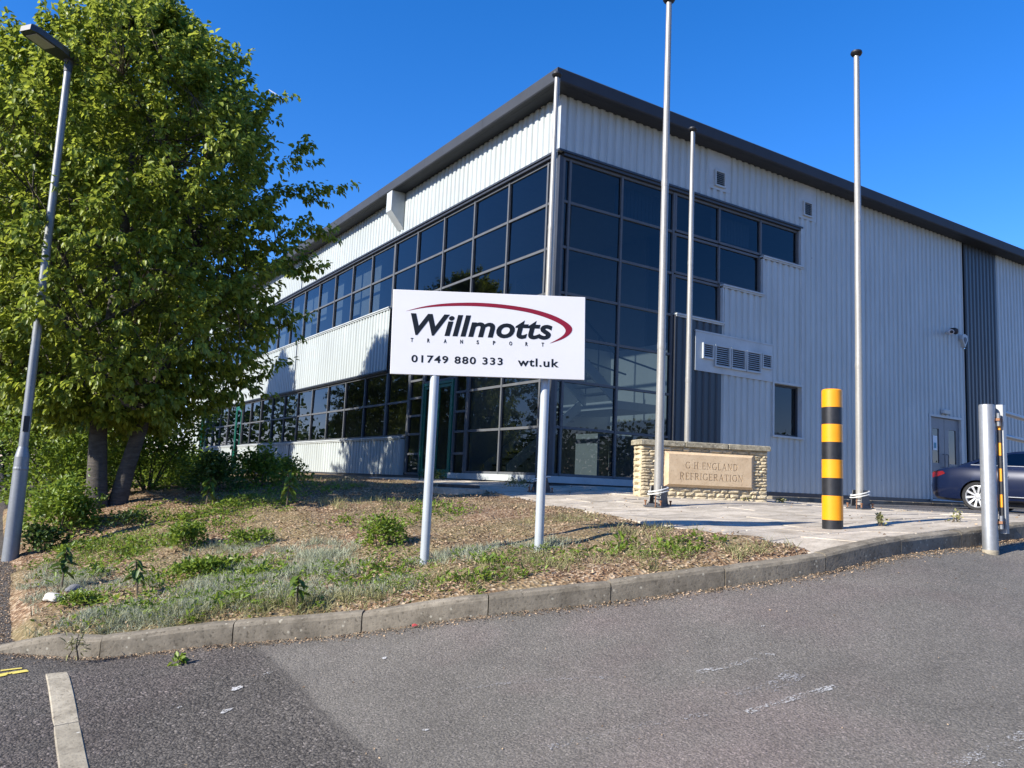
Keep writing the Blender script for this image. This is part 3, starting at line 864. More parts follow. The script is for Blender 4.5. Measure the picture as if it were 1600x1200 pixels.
# glazing
def glazing(ax, us, zs, name='window', fr=M_ALU, d=0.085, skip=(), w=0.055, nopane=()):
    m = MB()
    for i, u in enumerate(us): bx(ax, m, u-w/2, u+w/2, d-.012, d+.09, zs[0]-.02, zs[-1]+.02)
    for j, z in enumerate(zs):
        for i in range(len(us)-1):
            bx(ax, m, us[i]+w/2, us[i+1]-w/2, d, d+.08, z-w/2, z+w/2)
    o = m.build(name, fr, OFF)
    for i in range(len(us)-1):
        for j in range(len(zs)-1):
            if (i, j) in skip: continue
            p = MB(); e = w/2
            t1, t2 = rnd.uniform(-.006, .006), rnd.uniform(-.005, .005)      # no two panes sit quite alike
            a, b_, c, dd = P3(ax, us[i]+e, d+.035+t1+t2, zs[j]+e), P3(ax, us[i+1]-e, d+.035-t1+t2, zs[j]+e), P3(ax, us[i+1]-e, d+.035-t1-t2, zs[j+1]-e), P3(ax, us[i]+e, d+.035+t1-t2, zs[j+1]-e)
            if ax == 'R': p.quad(a, b_, c, dd)
            else: p.quad(b_, a, dd, c)
            p.build('pane', M_GLASS, o)
    return o
ZR = [.18, 1.15, 2.12, 3.04, 3.96, 4.94, 5.93, 6.86]
m = MB(); m.box((.07, .07, .15), (.17, .17, 6.9)); m.build('corner_post', M_DARKFR, OFF)
glazing('R', [.20, .37, 1.82, 3.40], ZR, 'corner_glazing')
glazing('R', [3.46, 4.92, 6.42, 7.86], [5.98, 6.86])
glazing('R', [3.46, 4.92, 6.38], [4.98, 5.89])
glazing('R', [3.46, 4.94], [4.03, 4.90])
UL = [.20, .50, 2.05, 3.62, 5.20, 6.77, 8.25]
glazing('L', UL, ZR[3:], 'corner_glazing')
glazing('L', [.20, .50, 2.0, 3.48], [.18, 1.15, 2.12, 2.98], 'corner_glazing')
glazing('L', [3.55, 4.14], [.10, .62, 1.15, 1.64, 2.12, 2.60, 2.98], 'side_light')
glazing('L', [5.92, 6.72], [.10, .62, 1.15, 1.64, 2.12, 2.60, 2.98], 'side_light')
glazing('L', [6.79, 8.22], [1.13, 2.07, 2.98])
uu = [8.30]+[8.35+1.6*k for k in range(1, 17)]
glazing('L', uu, [4.96, 5.93, 6.86])
lw = [8.28]+[8.3+1.6*k for k in range(1, 10)]+[24.05]
glazing('L', lw, [1.13, 2.07, 2.97])
glazing('L', [25.2, 26.7, 28.2, 29.7, 31.15], [1.13, 2.07, 2.97])
# blinds let down behind some of the upper windows
for k, (z0, wfrac) in enumerate(((5.0, 1), (5.3, .6), (4.98, .45), (5.6, 1), (5.0, .8), (5.9, 1), (5.0, .5), (5.2, 1))):
    y0 = 9.98+1.6*k+.05
    m = MB(); n_ = int(14*wfrac)
    for q in range(n_): m.box((.42, y0+.105*q, z0), (.43, y0+.105*q+.09, 6.8))
    o = m.build('window_blind', M_INT, OFF); o['kind'] = 'stuff'
for k, (x0, z0) in enumerate(((1.9, 6.1), (5.0, 6.2))):
    m = MB()
    for q in range(12): m.box((x0+.115*q, .42, z0), (x0+.115*q+.10, .43, 6.8))
    o = m.build('window_blind', M_DOOR, OFF); o['kind'] = 'stuff'
# wall window on the shaded front
m = MB()
bx('R', m, 6.80, 6.86, -.012, .14, 1.44, 2.80); bx('R', m, 7.92, 7.98, -.012, .14, 1.44, 2.80)
bx('R', m, 6.86, 7.92, -.012, .14, 2.74, 2.80); bx('R', m, 6.78, 8.0, -.05, .14, 1.39, 1.44)
wf = m.build('window', M_TRIM, OFF)
m = MB(); p = .12
bx('R', m, 6.86, 6.90, p, p+.05, 1.44, 2.74); bx('R', m, 7.86, 7.92, p, p+.05, 1.44, 2.74); bx('R', m, 6.90, 7.86, p+.002, p+.05, 1.44, 1.49); bx('R', m, 6.90, 7.86, p+.002, p+.05, 2.69, 2.74)
m.build('sash', M_DARKFR, wf)
m = MB(); m.quad((6.90, p+.03, 1.49), (7.86, p+.03, 1.49), (7.86, p+.03, 2.69), (6.90, p+.03, 2.69)); m.build('pane', M_GLASS, wf)

def green_door(y0, y1, zt, leaves, zb=0.03):
    m = MB(); w_ = .07
    bx('L', m, y0, y0+w_, .05, .17, zb, zt); bx('L', m, y1-w_, y1, .05, .17, zb, zt); bx('L', m, y0+w_, y1-w_, .052, .17, zt-w_, zt)
    d = m.build('door', M_GREEN, OFF)
    n = leaves; wd = (y1-y0-2*w_)/n
    for k in range(n):
        a = y0+w_+wd*k+.005; b_ = a+wd-.01
        f = MB(); s = .08
        bx('L', f, a, a+s, .07, .12, zb+.01, zt-w_-.01); bx('L', f, b_-s, b_, .07, .12, zb+.01, zt-w_-.01)
        bx('L', f, a+s, b_-s, .071, .12, zb+.01, zb+.20); bx('L', f, a+s, b_-s, .071, .12, zt-w_-.09, zt-w_-.01)
        f.build('door_leaf', M_GREEN, d)
        g_ = MB(); g_.quad((.095, b_-s, zb+.2), (.095, a+s, zb+.2), (.095, a+s, zt-w_-.09), (.095, b_-s, zt-w_-.09)); g_.build('pane', M_GLASS, d)
        h = MB(); hy = b_-.12 if k == 0 else a+.12
        h.tube([(.07, hy, .85), (.02, hy, .87), (.02, hy, 1.25), (.07, hy, 1.27)], .013, 8); h.build('handle', M_ALU, d)
    return d
green_door(4.20, 5.86, 2.46, 2)
glazing('L', [4.21, 5.85], [2.50, 2.98], 'fanlight')
green_door(24.12, 25.12, 2.9, 1)
green_door(31.22, 32.18, 2.9, 1)
# grey double door in the shaded wall
m = MB()
bx('R', m, 13.80, 13.87, -.014, .14, .05, 2.56); bx('R', m, 15.54, 15.61, -.014, .14, .05, 2.56); bx('R', m, 13.87, 15.54, -.014, .14, 2.49, 2.56); bx('R', m, 13.80, 15.61, -.06, .14, .0, .05)
gd = m.build('door', M_TRIM, OFF)
for k, (a, b_) in enumerate(((13.88, 14.695), (14.715, 15.53))):
    f = MB(); d0, d1 = .06, .11; pa, pb, za, zb_ = (a+.17, b_-.28, 1.12, 2.15)if k == 0 else (a+.22, b_-.17, 1.12, 2.15)
    bx('R', f, a, pa, d0, d1, .06, 2.48); bx('R', f, pb, b_, d0, d1, .06, 2.48); bx('R', f, pa, pb, d0+.001, d1, .06, za); bx('R', f, pa, pb, d0+.001, d1, zb_, 2.48)
    f.build('door_leaf', M_DOOR, gd)
    g_ = MB(); g_.quad((pa, .085, za), (pb, .085, za), (pb, .085, zb_), (pa, .085, zb_)); g_.build('pane', M_CARGLASS, gd)
    h = MB(); hx = b_-.09 if k == 0 else a+.09
    h.tube([(hx, .06, 1.0), (hx, .0, 1.02), (hx, .0, 1.38), (hx, .06, 1.40)], .014, 8); h.build('handle', M_ALU, gd)
m = MB(); m.box((14.10, .072, 1.50), (14.33, .078, 1.93)); m.build('notice', M_PAPER, gd)
m = MB(); m.box((14.15, .068, 1.56), (14.27, .071, 1.72)); m.build('notice_print', simple('notice_teal', (.10, .30, .36), .7), gd)

# louvres
def louvre(x0, x1, z0, z1, dp, n):
    m = MB(); f = .035; d = dp
    bx('R', m, x0, x0+f, d, d+.05, z0, z1); bx('R', m, x1-f, x1, d, d+.05, z0, z1); bx('R', m, x0+f, x1-f, d+.001, d+.05, z0, z0+f); bx('R', m, x0+f, x1-f, d+.001, d+.05, z1-f, z1)
    o = m.build('louvre', M_TRIM, OFF)
    s = MB(); h = (z1-z0-2*f)/n
    for k in range(n):
        z = z0+f+h*k
        s.add([(x0+f, d+.006, z), (x1-f, d+.006, z), (x1-f, d+.030, z+h*.42), (x0+f, d+.030, z+h*.42), (x0+f, d+.006, z+.005), (x1-f, d+.006, z+.005), (x1-f, d+.030, z+h*.42+.005), (x0+f, d+.030, z+h*.42+.005)],
              [(0,1,2,3), (7,6,5,4), (0,4,5,1), (1,5,6,2), (3,2,6,7), (0,3,7,4)])
    s.build('louvre_slats', M_TRIM, o)
    b_ = MB(); b_.quad((x0+f, d+.049, z0+f), (x1-f, d+.049, z0+f), (x1-f, d+.049, z1-f), (x0+f, d+.049, z1-f)); b_.build('louvre_backing', M_BLACK, o)
m = MB(); bx('R', m, 4.07, 6.77, -.022, .0, 2.75, 3.66); bx('R', m, 4.05, 6.79, -.035, -.002, 3.662, 3.70); m.build('vent_panel', M_TRIM, OFF)
louvre(4.28, 4.64, 3.05, 3.42, -.072, 6)
for a, b_ in ((4.68, 5.20), (5.23, 5.75), (5.78, 6.30)): louvre(a, b_, 2.90, 3.42, -.072, 9)
louvre(6.34, 6.70, 3.05, 3.42, -.072, 6)
for a in (4.62, 7.96):
    piece('R', 'vent_plate', M_TRIM, a-.18, a+.56, -.006, -.001, 7.24, 8.19)
    louvre(a, a+.36, 7.32, 7.72, -.055, 7)
# rainwater box hopper on the sunlit front
m = MB(); y0, y1 = 7.62, 7.98
vs = []
for y_ in (y0, y1): vs += [(-OV+.02, y_, 8.2), (-OV+.02, y_, 7.62), (-.004, y_, 7.14), (-.004, y_, 8.2)]
m.add(vs, [(0,1,2,3), (7,6,5,4), (0,4,5,1), (1,5,6,2), (2,6,7,3), (0,3,7,4)])
m.build('overflow_box', M_TRIM, OFF)
piece('L', 'joint_strip', M_TRIM, 7.36, 7.44, -.012, .02, 7.0, 8.2)

# what the tinted glass lets through: floors, partitions and the stair
m = MB(); m.box((.25, .25, .03), (9.5, 35, .12)); m.build('floor_slab', M_CARPET, OFF)
m = MB(); m.box((.20, 4.6, 3.30), (9.5, 35, 3.85)); m.box((5.4, .22, 3.30), (9.5, 4.6, 3.85)); m.build('floor_slab', M_INT, OFF)
m = MB(); m.box((.20, .20, 6.99), (9.5, 35, 7.05)); m.build('ceiling', M_DOOR, OFF)
m = MB(); m.box((5.40, .2, .12), (5.5, 35, 3.30)); m.box((.9, 4.6, .12), (5.4, 4.7, 3.3)); m.build('partition_wall', M_INT, OFF)
m = MB(); m.box((5.40, 3.2, 3.85), (5.5, 35, 6.98)); m.box((9.5, .2, .1), (9.6, 35, 7)); m.build('partition_wall', M_DOOR, OFF)
st = MB()
def incl(mm, x0, z0, x1, z1, y0, y1, h):
    mm.add([(x0, y0, z0), (x1, y0, z1), (x1, y0, z1+h), (x0, y0, z0+h), (x0, y1, z0), (x1, y1, z1), (x1, y1, z1+h), (x0, y1, z0+h)], [(0,1,2,3), (7,6,5,4), (0,4,5,1), (1,5,6,2), (2,6,7,3), (3,7,4,0)])
incl(st, 1.1, 3.75, 3.4, 2.0, 1.95, 2.02, .30); incl(st, 1.1, 3.75, 3.4, 2.0, 3.15, 3.22, .30)
st.box((3.4, 1.95, 1.9), (4.8, 4.5, 2.1))
incl(st, 3.4, 1.9, 1.2, .12, 3.35, 3.42, .3); incl(st, 3.4, 1.9, 1.2, .12, 4.45, 4.52, .3)
sto = st.build('staircase', M_STEELW, OFF)
tr_ = MB()
for k in range(10):
    x = 1.2+.225*k; z = 3.85-.175*k; tr_.box((x, 2.02, z), (x+.26, 3.15, z+.04))
for k in range(10):
    x = 3.2-.22*k; z = 1.78-.175*k; tr_.box((x, 3.42, z), (x+.26, 4.45, z+.04))
tr_.build('stair_tread', M_CARPET, sto)
hr = MB()
for y_ in (1.98, 3.18):
    hr.tube([(1.1, y_, 4.95), (3.4, y_, 3.2), (4.75, y_, 3.0)], .025, 6)
    for t in (0, .25, .5, .75, 1): hr.tube([(1.1+2.3*t, y_, 3.9-1.75*t), (1.1+2.3*t, y_, 4.95-1.75*t)], .016, 6)
hr.tube([(3.4, 3.38, 3.0), (1.2, 3.38, 1.2)], .025, 6)
hr.build('handrail', M_DARKFR, sto)
m = MB(); m.box((3.0, .9, .12), (3.12, 1.7, 1.3)); m.box((2.0, .9, 1.1), (3.0, 1.7, 1.16)); m.box((2.0, .9, .12), (2.06, 1.7, 1.1)); m.build('reception_counter', M_STEELW, OFF)

# fittings fixed to the shaded wall
t = empty('wall_light', (14.61, 0, 2.68), 'small pale bulkhead light just above the grey double door', 'light')
m = MB(); m.bbox((-.20, -.10, -.07), (.20, -.002, .06), .015); m.build('housing', M_TRIM, t)
m = MB(); m.box((-.17, -.108, -.05), (.17, -.101, .03)); m.build('diffuser', M_LENS, t)
t = empty('security_camera', (14.62, 0, 5.1), 'white tubular security camera on the wall, lens pointing at the plaza', 'camera', 'security cameras on the shaded wall')
m = MB(); m.tube([(.16, -.003, .03), (.16, -.10, .03), (.05, -.16, .0)], .03, 8); m.build('bracket', M_TRIM, t)
m = MB(); m.tube([(.10, -.12, .02), (-.12, -.34, -.03)], .075, 12); m.build('housing', M_SIGN, t)
m = MB(); m.tube([(-.121, -.341, -.03), (-.135, -.355, -.034)], .05, 12); m.build('lens', M_BLACK, t)
t = empty('security_camera', (15.10, 0, 5.2), 'small black dome camera on a short arm, right of the white tubular camera', 'camera', 'security cameras on the shaded wall')
m = MB(); m.tube([(0, -.003, .08), (0, -.14, .08)], .035, 8); m.build('bracket', M_BLACK, t)
m = MB(); m.lathe([(.01, -.10), (.06, -.08), (.08, -.02), (.08, .05), (.05, .08)], 12, Matrix.Translation((0, -.14, 0))); m.build('dome', M_BLACK, t)
t = empty('alarm_box', (15.72, 0, 5.0), 'pale pointed alarm sounder box at the edge of the slate-blue cladding strip', 'alarm')
pp = [(-.14, .16), (-.16, .02), (0, -.22), (.16, .02), (.14, .16), (0, .2)]
m = MB(); m.prism(pp, Matrix.Translation((0, -.002, 0)) @ Matrix.Rotation(math.radians(90), 4, 'X'), .10); m.build('housing', M_TRIM, t)
m = MB(); m.prism([(p[0]*.5, p[1]*.5) for p in pp], Matrix.Translation((0, -.103, 0)) @ Matrix.Rotation(math.radians(90), 4, 'X'), .012); m.build('badge', M_ALU, t)

def carve(target, cutter, self_cut=False):
    """boolean difference evaluated in a scratch scene, applied to target; the cutter is removed"""
    sc = bpy.data.scenes.new('scratch')
    a = bpy.data.objects.new('a', target.data); b_ = bpy.data.objects.new('b', cutter.data)
    sc.collection.objects.link(a); sc.collection.objects.link(b_)
    md = a.modifiers.new('b', 'BOOLEAN'); md.operation = 'DIFFERENCE'; md.object = b_; md.solver = 'EXACT'; md.use_self = self_cut
    vl = sc.view_layers[0]; vl.update(); dg = vl.depsgraph; dg.update()
    me = bpy.data.meshes.new_from_object(a.evaluated_get(dg), preserve_all_data_layers=False, depsgraph=dg)
    bpy.data.scenes.remove(sc)
    bpy.data.objects.remove(a); bpy.data.objects.remove(b_); bpy.data.objects.remove(cutter)
    target.data = me
    return me

# ------------------------------------------------------------------ lettering
def text_mesh(txt, width, height, extr=0.002, shear=0.0, bold=0.0, space=1.0, name='lettering'):
    c = bpy.data.curves.new('t', 'FONT'); c.body = txt; c.size = 1.0; c.extrude = 0.01; c.shear = shear; c.offset = bold; c.space_character = space; c.resolution_u = 4
    o = bpy.data.objects.new('t', c)
    me = o.to_mesh().copy(); me.name = name
    o.to_mesh_clear()
    bpy.data.objects.remove(o); bpy.data.curves.remove(c)
    co = np.empty(len(me.vertices)*3, np.float32); me.vertices.foreach_get('co', co); co = co.reshape(-1, 3)
    lo, hi = co.min(0), co.max(0)
    co[:, 0] = (co[:, 0]-lo[0])/(hi[0]-lo[0])*width
    if height is not None: co[:, 1] = (co[:, 1]-lo[1])/(hi[1]-lo[1])*height
    co[:, 2] = (co[:, 2]-lo[2])/(hi[2]-lo[2])*extr
    me.vertices.foreach_set('co', co.ravel()); me.update(); me.materials.clear()
    return me
def gz(x, y): return float(HBK(x, y)) if x < float(BX(y)) else float(HB(x, y))

# ------------------------------------------------------------------ company sign
SB = Vector((-6.410, -6.480, 0.903)); SE = Vector((-4.849, -7.306, 0.945))
sx = (SE-SB); SWD = sx.length; sx.normalize()
sn = Vector((sx.y, -sx.x, 0)).normalized()                # towards the viewer
sn = Vector((-0.468, -0.884, 0)).normalized()
sz = sx.cross(-sn).normalized(); sz = -sz if sz.z < 0 else sz
SH = 0.775
SG = empty('company_sign', (-5.62, -6.90, gz(-5.62, -6.9)), 'white board on two white posts in the mulch bank, navy lettering and red swoosh', 'sign')
SM = Matrix((( sx.x, sz.x, sn.x, SB.x), (sx.y, sz.y, sn.y, SB.y), (sx.z, sz.z, sn.z, SB.z), (0, 0, 0, 1)))
Gi = Matrix.Translation(-SG.location)
SM = Gi @ Matrix.Translation(sn*0.075) @ SM
m = MB(); m.bbox((0, 0, -.022), (SWD, SH, .0), .003, M=SM); m.build('panel', M_SIGN, SG)
m = MB(); m.box((.03, .15, -.05), (SWD-.03, .20, -.0225), M=SM); m.box((.03, SH-.2, -.05), (SWD-.03, SH-.15, -.0225), M=SM); m.build('rail', M_ALU, SG)
for (px_, py_) in ((-6.076, -6.695), (-5.146, -7.115)):
    z0 = gz(px_, py_)
    q = Vector((px_, py_, 0))+Vector((0.0, 0.0, 0))
    m = MB(); m.lathe([(.041, z0-.3), (.041, 1.60), (.036, 1.615)], 20, Gi @ Matrix.Translation((px_+.468*.055*0.2, py_+.0*.05, 0)))
    m.build('post', M_SIGNPOST, SG, True)
def put(me, u, v, mat, name):
    """place a flat mesh whose origin is its lower left corner at (u from left, v from top) of the board"""
    me.materials.append(mat)
    o = bpy.data.objects.new(name, me); link(o, SG)
    o.matrix_local = SM @ Matrix.Translation((u*SWD, (1-v)*SH, .0008))
    return o
def put_letters(me, u, v, mat):
    """split one line of text into its letters, each an object of its own"""
    n = len(me.vertices); par = list(range(n))
    def find(a):
        while par[a] != a: par[a] = par[par[a]]; a = par[a]
        return a
    for e in me.edges:
        a, b_ = find(e.vertices[0]), find(e.vertices[1])
        if a != b_: par[a] = b_
    comp = {}
    for i in range(n): comp.setdefault(find(i), []).append(i)
    comps = sorted(comp.values(), key=lambda c: min(me.vertices[i].co.x for i in c))
    merged = []
    for c in comps:
        lo = min(me.vertices[i].co.x for i in c); hi = max(me.vertices[i].co.x for i in c)
        if merged and (min(hi, merged[-1][2])-max(lo, merged[-1][1])) > .6*min(hi-lo, merged[-1][2]-merged[-1][1]):
            merged[-1][0].extend(c); merged[-1][1] = min(lo, merged[-1][1]); merged[-1][2] = max(hi, merged[-1][2])
        else: merged.append([list(c), lo, hi])
    gid = {}
    for k, (c, lo, hi) in enumerate(merged):
        for i in c: gid[i] = k
    for k, (c, lo, hi) in enumerate(merged):
        re = {i: j for j, i in enumerate(c)}
        vs = [tuple(me.vertices[i].co) for i in c]
        fs = [tuple(re[i] for i in p.vertices) for p in me.polygons if gid[p.vertices[0]] == k]
        m2 = bpy.data.meshes.new('letter'); m2.from_pydata(vs, [], fs); put(m2, u, v, mat, 'letter')
    bpy.data.meshes.remove(me)
put_letters(text_mesh('Willmotts', .733*SWD, .258*SH, .0012, .20, .026, 1.02), .094, .535, M_INK)
tx = 'TRANSPORT'
lt = []
for k, ch in enumerate(tx):
    wds = {'T': .62, 'R': .62, 'A': .72, 'N': .68, 'S': .58, 'P': .6, 'O': .75}[ch]*.036
    me = text_mesh(ch, wds, .042*SH*1.12, .0012, 0, .032)
    put(me, .098+k*(.772-.098)/8, .617, M_INK, 'letter')
put_letters(text_mesh('01749 880 333', .467*SWD, .088*SH, .0012, 0, .020, 1.18), .105, .857, M_INK)
put_letters(text_mesh('wtl.uk', .213*SWD, .098*SH, .0012, 0, .020, 1.12), .650, .860, M_INK)
so = [(.065,.257),(.16,.190),(.27,.145),(.405,.122),(.53,.125),(.65,.148),(.75,.185),(.84,.245),(.905,.32),(.932,.385),(.92,.455),(.88,.52),(.813,.578)]
si = [(.065,.257),(.16,.207),(.27,.177),(.405,.163),(.53,.170),(.65,.196),(.74,.233),(.82,.29),(.875,.35),(.897,.405),(.890,.46),(.86,.515),(.813,.578)]
so = catmull([(a, b_, 0) for a, b_ in so], .02); si_ = catmull([(a, b_, 0) for a, b_ in si], .02)
nn = 60
def resamp(P, n):
    P = np.array([(p.x, p.y) for p in P]); s = np.concatenate([[0], np.cumsum(np.linalg.norm(np.diff(P, axis=0), axis=1))]); q = np.linspace(0, s[-1], n)
    return np.stack([np.interp(q, s, P[:, 0]), np.interp(q, s, P[:, 1])], 1)
A_, B_ = resamp(so, nn), resamp(si_, nn)
m = MB()
for k in range(nn-1):
    q = [SM @ Vector((p[0]*SWD, (1-p[1])*SH, .0016)) for p in (A_[k], B_[k], B_[k+1], A_[k+1])]
    m.quad(*q)
m.build('swoosh', M_RED, SG)

# ------------------------------------------------------------------ flagpoles
def flagpole(x, y, h, label, rot):
    z = gz(x, y)
    t = empty('flagpole', (x, y, z), label, 'flagpole', 'four tall bare metal flagpoles', rot)
    m = MB(); m.lathe([(.062, .06), (.060, .7), (.056, h*.35), (.050, h*.65), (.040, h-.05)], 18); m.build('shaft', M_POLE, t, True)
    for zz in (h*.30, h*.62):
        m = MB(); r_ = np.interp(zz, [.7, h*.35, h*.65, h], [.060, .056, .050, .040])+.002; m.lathe([(r_, zz-.05), (r_+.002, zz), (r_, zz+.05)], 18); m.build('sleeve', M_POLE, t, True)
    m = MB(); m.lathe([(.03, h-.05), (.075, h-.03), (.092, h+.0), (.085, h+.03), (.04, h+.055)], 18); m.build('cap', M_BLACK, t, True)
    m = MB(); m.bbox((-.19, -.13, .0), (.19, .13, .022), .004); m.bbox((-.14, -.10, .023), (.14, .10, .045), .004); m.build('base_plate', M_DARKFR, t)
    m = MB()
    for s_ in (-1, 1):
        m.prism([(-.13, 0), (.15, 0), (.070, .24), (-.070, .24)], Matrix.Translation((0, s_*.078+.005, .045)) @ Matrix.Rotation(math.radians(90), 4, 'X'), .010)
    m.build('hinge_cheek', M_DARKFR, t)
    for (bx_, by_) in ((-.15, -.10), (.15, -.10), (-.15, .10), (.15, .10)):
        m = MB(); m.lathe([(.012, -.02), (.012, .07), (.02, .071), (.02, .09)], 8, Matrix.Translation((bx_*1.1, by_*1.1, 0))); m.build('anchor_bolt', M_RUST, t)
    m = MB(); pts = []
    for k in range(25):
        a = 2*math.pi*k/24; pts.append((.155*math.cos(a), .125*math.sin(a), .235+.035*math.cos(a+.6)))
    m.tube(pts, .010, 6, False); pts = [(p[0]*1.05, p[1]*1.08, p[2]-.035) for p in pts]; m.tube(pts[3:20], .008, 6); m.build('rope_coil', M_ROPE, t)
    m = MB(); m.tube([(-.20, -.05, .0), (-.205, -.055, .14), (-.17, -.05, .145)], .008, 6); m.build('peg', M_RUST, t)
    m = MB(); m.tube([(.075, -.02, .35), (.066, -.02, 1.4), (.062, -.02, h*.5), (.05, -.02, h-.06)], .0035, 5); m.build('halyard', M_ROPE, t)
    return t
flagpole(-1.70, -5.00, 7.38, 'tallest-looking flagpole, directly in front of the inscribed stone wall', .4)
flagpole(1.80, -5.70, 7.36, 'flagpole rising from the paving just right of the striped yellow bollard', .1)
flagpole(-1.66, -2.16, 7.33, 'flagpole right at the glazed corner of the building, behind the white sign', -.3)
flagpole(1.90, -1.96, 7.33, 'flagpole standing behind the stone wall, in front of the slate-blue cladding', .2)

# ------------------------------------------------------------------ stone name wall
WA = Vector((-0.93, -3.80, 0)); WB = Vector((1.07, -4.566, 0))
wx = (WB-WA); WL = wx.length; wx.normalize(); wy = Vector((-wx.y, wx.x, 0))
WT = 0.36
zg = min(gz(WA.x, WA.y), gz(WB.x, WB.y))-.01
NW = empty('stone_name_wall', (WA.x, WA.y, zg), 'low buff rubble-stone wall with coping and a carved tan name panel', 'wall', rotz=math.atan2(wx.y, wx.x))
WH = 0.91
m = MB(); m.box((.03, .03, -.1), (WL-.03, WT-.03, WH-.11)); m.build('core', M_MORTAR, NW)
def stone(x0, x1, z0, z1, y0, y1, bulge):
    """rough-faced block: front grid pushed out unevenly"""
    nx, nz = 4, 3
    vs = []
    for j in range(nz+1):
        for i in range(nx+1):
            u, v = i/nx, j/nz
            e = (4*u*(1-u))**.5*(4*v*(1-v))**.5
            edge = 1 if 0 < i < nx and 0 < j < nz else .0
            vs.append((x0+(x1-x0)*u+rnd.uniform(-.006, .006), y0-bulge*(e*.6+edge*rnd.uniform(.1, .7)), z0+(z1-z0)*v+rnd.uniform(-.005, .005)))
    n = len(vs)
    back = [(x0, y1, z0), (x1, y1, z0), (x1, y1, z1), (x0, y1, z1)]
    fs = [(j*(nx+1)+i, j*(nx+1)+i+1, (j+1)*(nx+1)+i+1, (j+1)*(nx+1)+i) for j in range(nz) for i in range(nx)]
    b0 = [i for i in range(nx+1)]; t0 = [nz*(nx+1)+i for i in range(nx+1)]; l0 = [j*(nx+1) for j in range(nz+1)]; r0 = [j*(nx+1)+nx for j in range(nz+1)]
    fs += [tuple(reversed(b0))+(n, n+1), tuple(t0)+(n+2, n+3), tuple(l0)+(n+3, n), tuple(reversed(r0))+(n+1, n+2)]
    return vs+back, fs
PX0, PX1, PZ0, PZ1 = .38, 1.89, .185, .735
def course(x0, x1, z0, z1, n, y0=.015, y1=.12):
    cuts = [x0]+sorted(x0+(x1-x0)*(k+rnd.uniform(-.28, .28))/n for k in range(1, n))+[x1]
    for a, b_ in zip(cuts[:-1], cuts[1:]):
        mm = MB(); vs, fs = stone(a+.004, b_-.004, z0+.003, z1-.003, y0+rnd.uniform(-.010, .012), y1, .020)
        mm.add(vs, fs); mm.build('stone', M_STONE, NW)
zc = [-.03, .045, .115, .180]
course(0, WL, zc[0], zc[1], 12); course(0, WL, zc[1], zc[2], 14); course(0, WL, zc[2], zc[3], 13)
z = .18; k = 0
while z < .73:
    h = min(rnd.choice((.042, .05, .06)), .74-z)
    if .74-(z+h) < .03: h = .74-z
    course(0, PX0-.005, z, z+h, rnd.choice((2, 2, 3))); course(PX1+.005, WL, z, z+h, 2); z += h
course(0, WL, .742, .80, 13)
# ends and back
for z0, z1 in ((-.02, .1), (.1, .2), (.2, .29), (.29, .39), (.39, .47), (.47, .57), (.57, .66), (.66, .74), (.74, .80)):
    for side in (0, 1):
        mm = MB(); vs, fs = stone(.03, WT-.03, z0+.004, z1-.004, .012, .1, .03)
        if side == 0: vs = [(v[1], WT-v[0], v[2]) for v in vs]
        else: vs = [(WL-v[1], v[0], v[2]) for v in vs]
        mm.add(vs, fs); mm.build('stone', M_STONE, NW)
    mm = MB()
    for q in range(6):
        a, b_ = WL*q/6+.005, WL*(q+1)/6-.005
        vs, fs = stone(a, b_, z0+.004, z1-.004, .012, .1, .03); mm.add([(WL-v[0], WT-v[1], v[2]) for v in vs], fs)
    o = mm.build('back_stones', M_STONE, NW); o['kind'] = 'stuff'
for k in range(3):
    a, b_ = -.035+(WL+.07)*k/3, -.035+(WL+.07)*(k+1)/3
    m = MB(); m.bbox((a+.003, -.045, .815), (b_-.003, WT+.045, .895), .012); m.build('coping_stone', M_CAP, NW)
m = MB(); m.box((.01, .01, .795), (WL-.01, WT-.01, .8149)); m.build('mortar_bed', M_MORTAR, NW)
# carved panel: moulded border and incised letters
m = MB()
fw = .055
def mould(a, b_, lo):
    m.add(a+b_, [(0, 1, 3, 2)] if False else [])
o0 = [(PX0, PZ0), (PX1, PZ0), (PX1, PZ1), (PX0, PZ1)]
i0 = [(PX0+fw, PZ0+fw*.75), (PX1-fw, PZ0+fw*.75), (PX1-fw, PZ1-fw*.75), (PX0+fw, PZ1-fw*.75)]
vs = [(p[0], .06, p[1]) for p in o0]+[(p[0], .004, p[1]) for p in o0]+[((p[0]*.55+q[0]*.45), -.010, (p[1]*.55+q[1]*.45)) for p, q in zip(o0, i0)]+[(q[0], -.040, q[1]) for q in i0]
fs = []
for r_ in range(3):
    for k in range(4):
        j = (k+1) % 4; fs.append((r_*4+k, r_*4+j, r_*4+4+j, r_*4+4+k))
m.add(vs, fs); m.build('moulding', M_PANEL, NW)
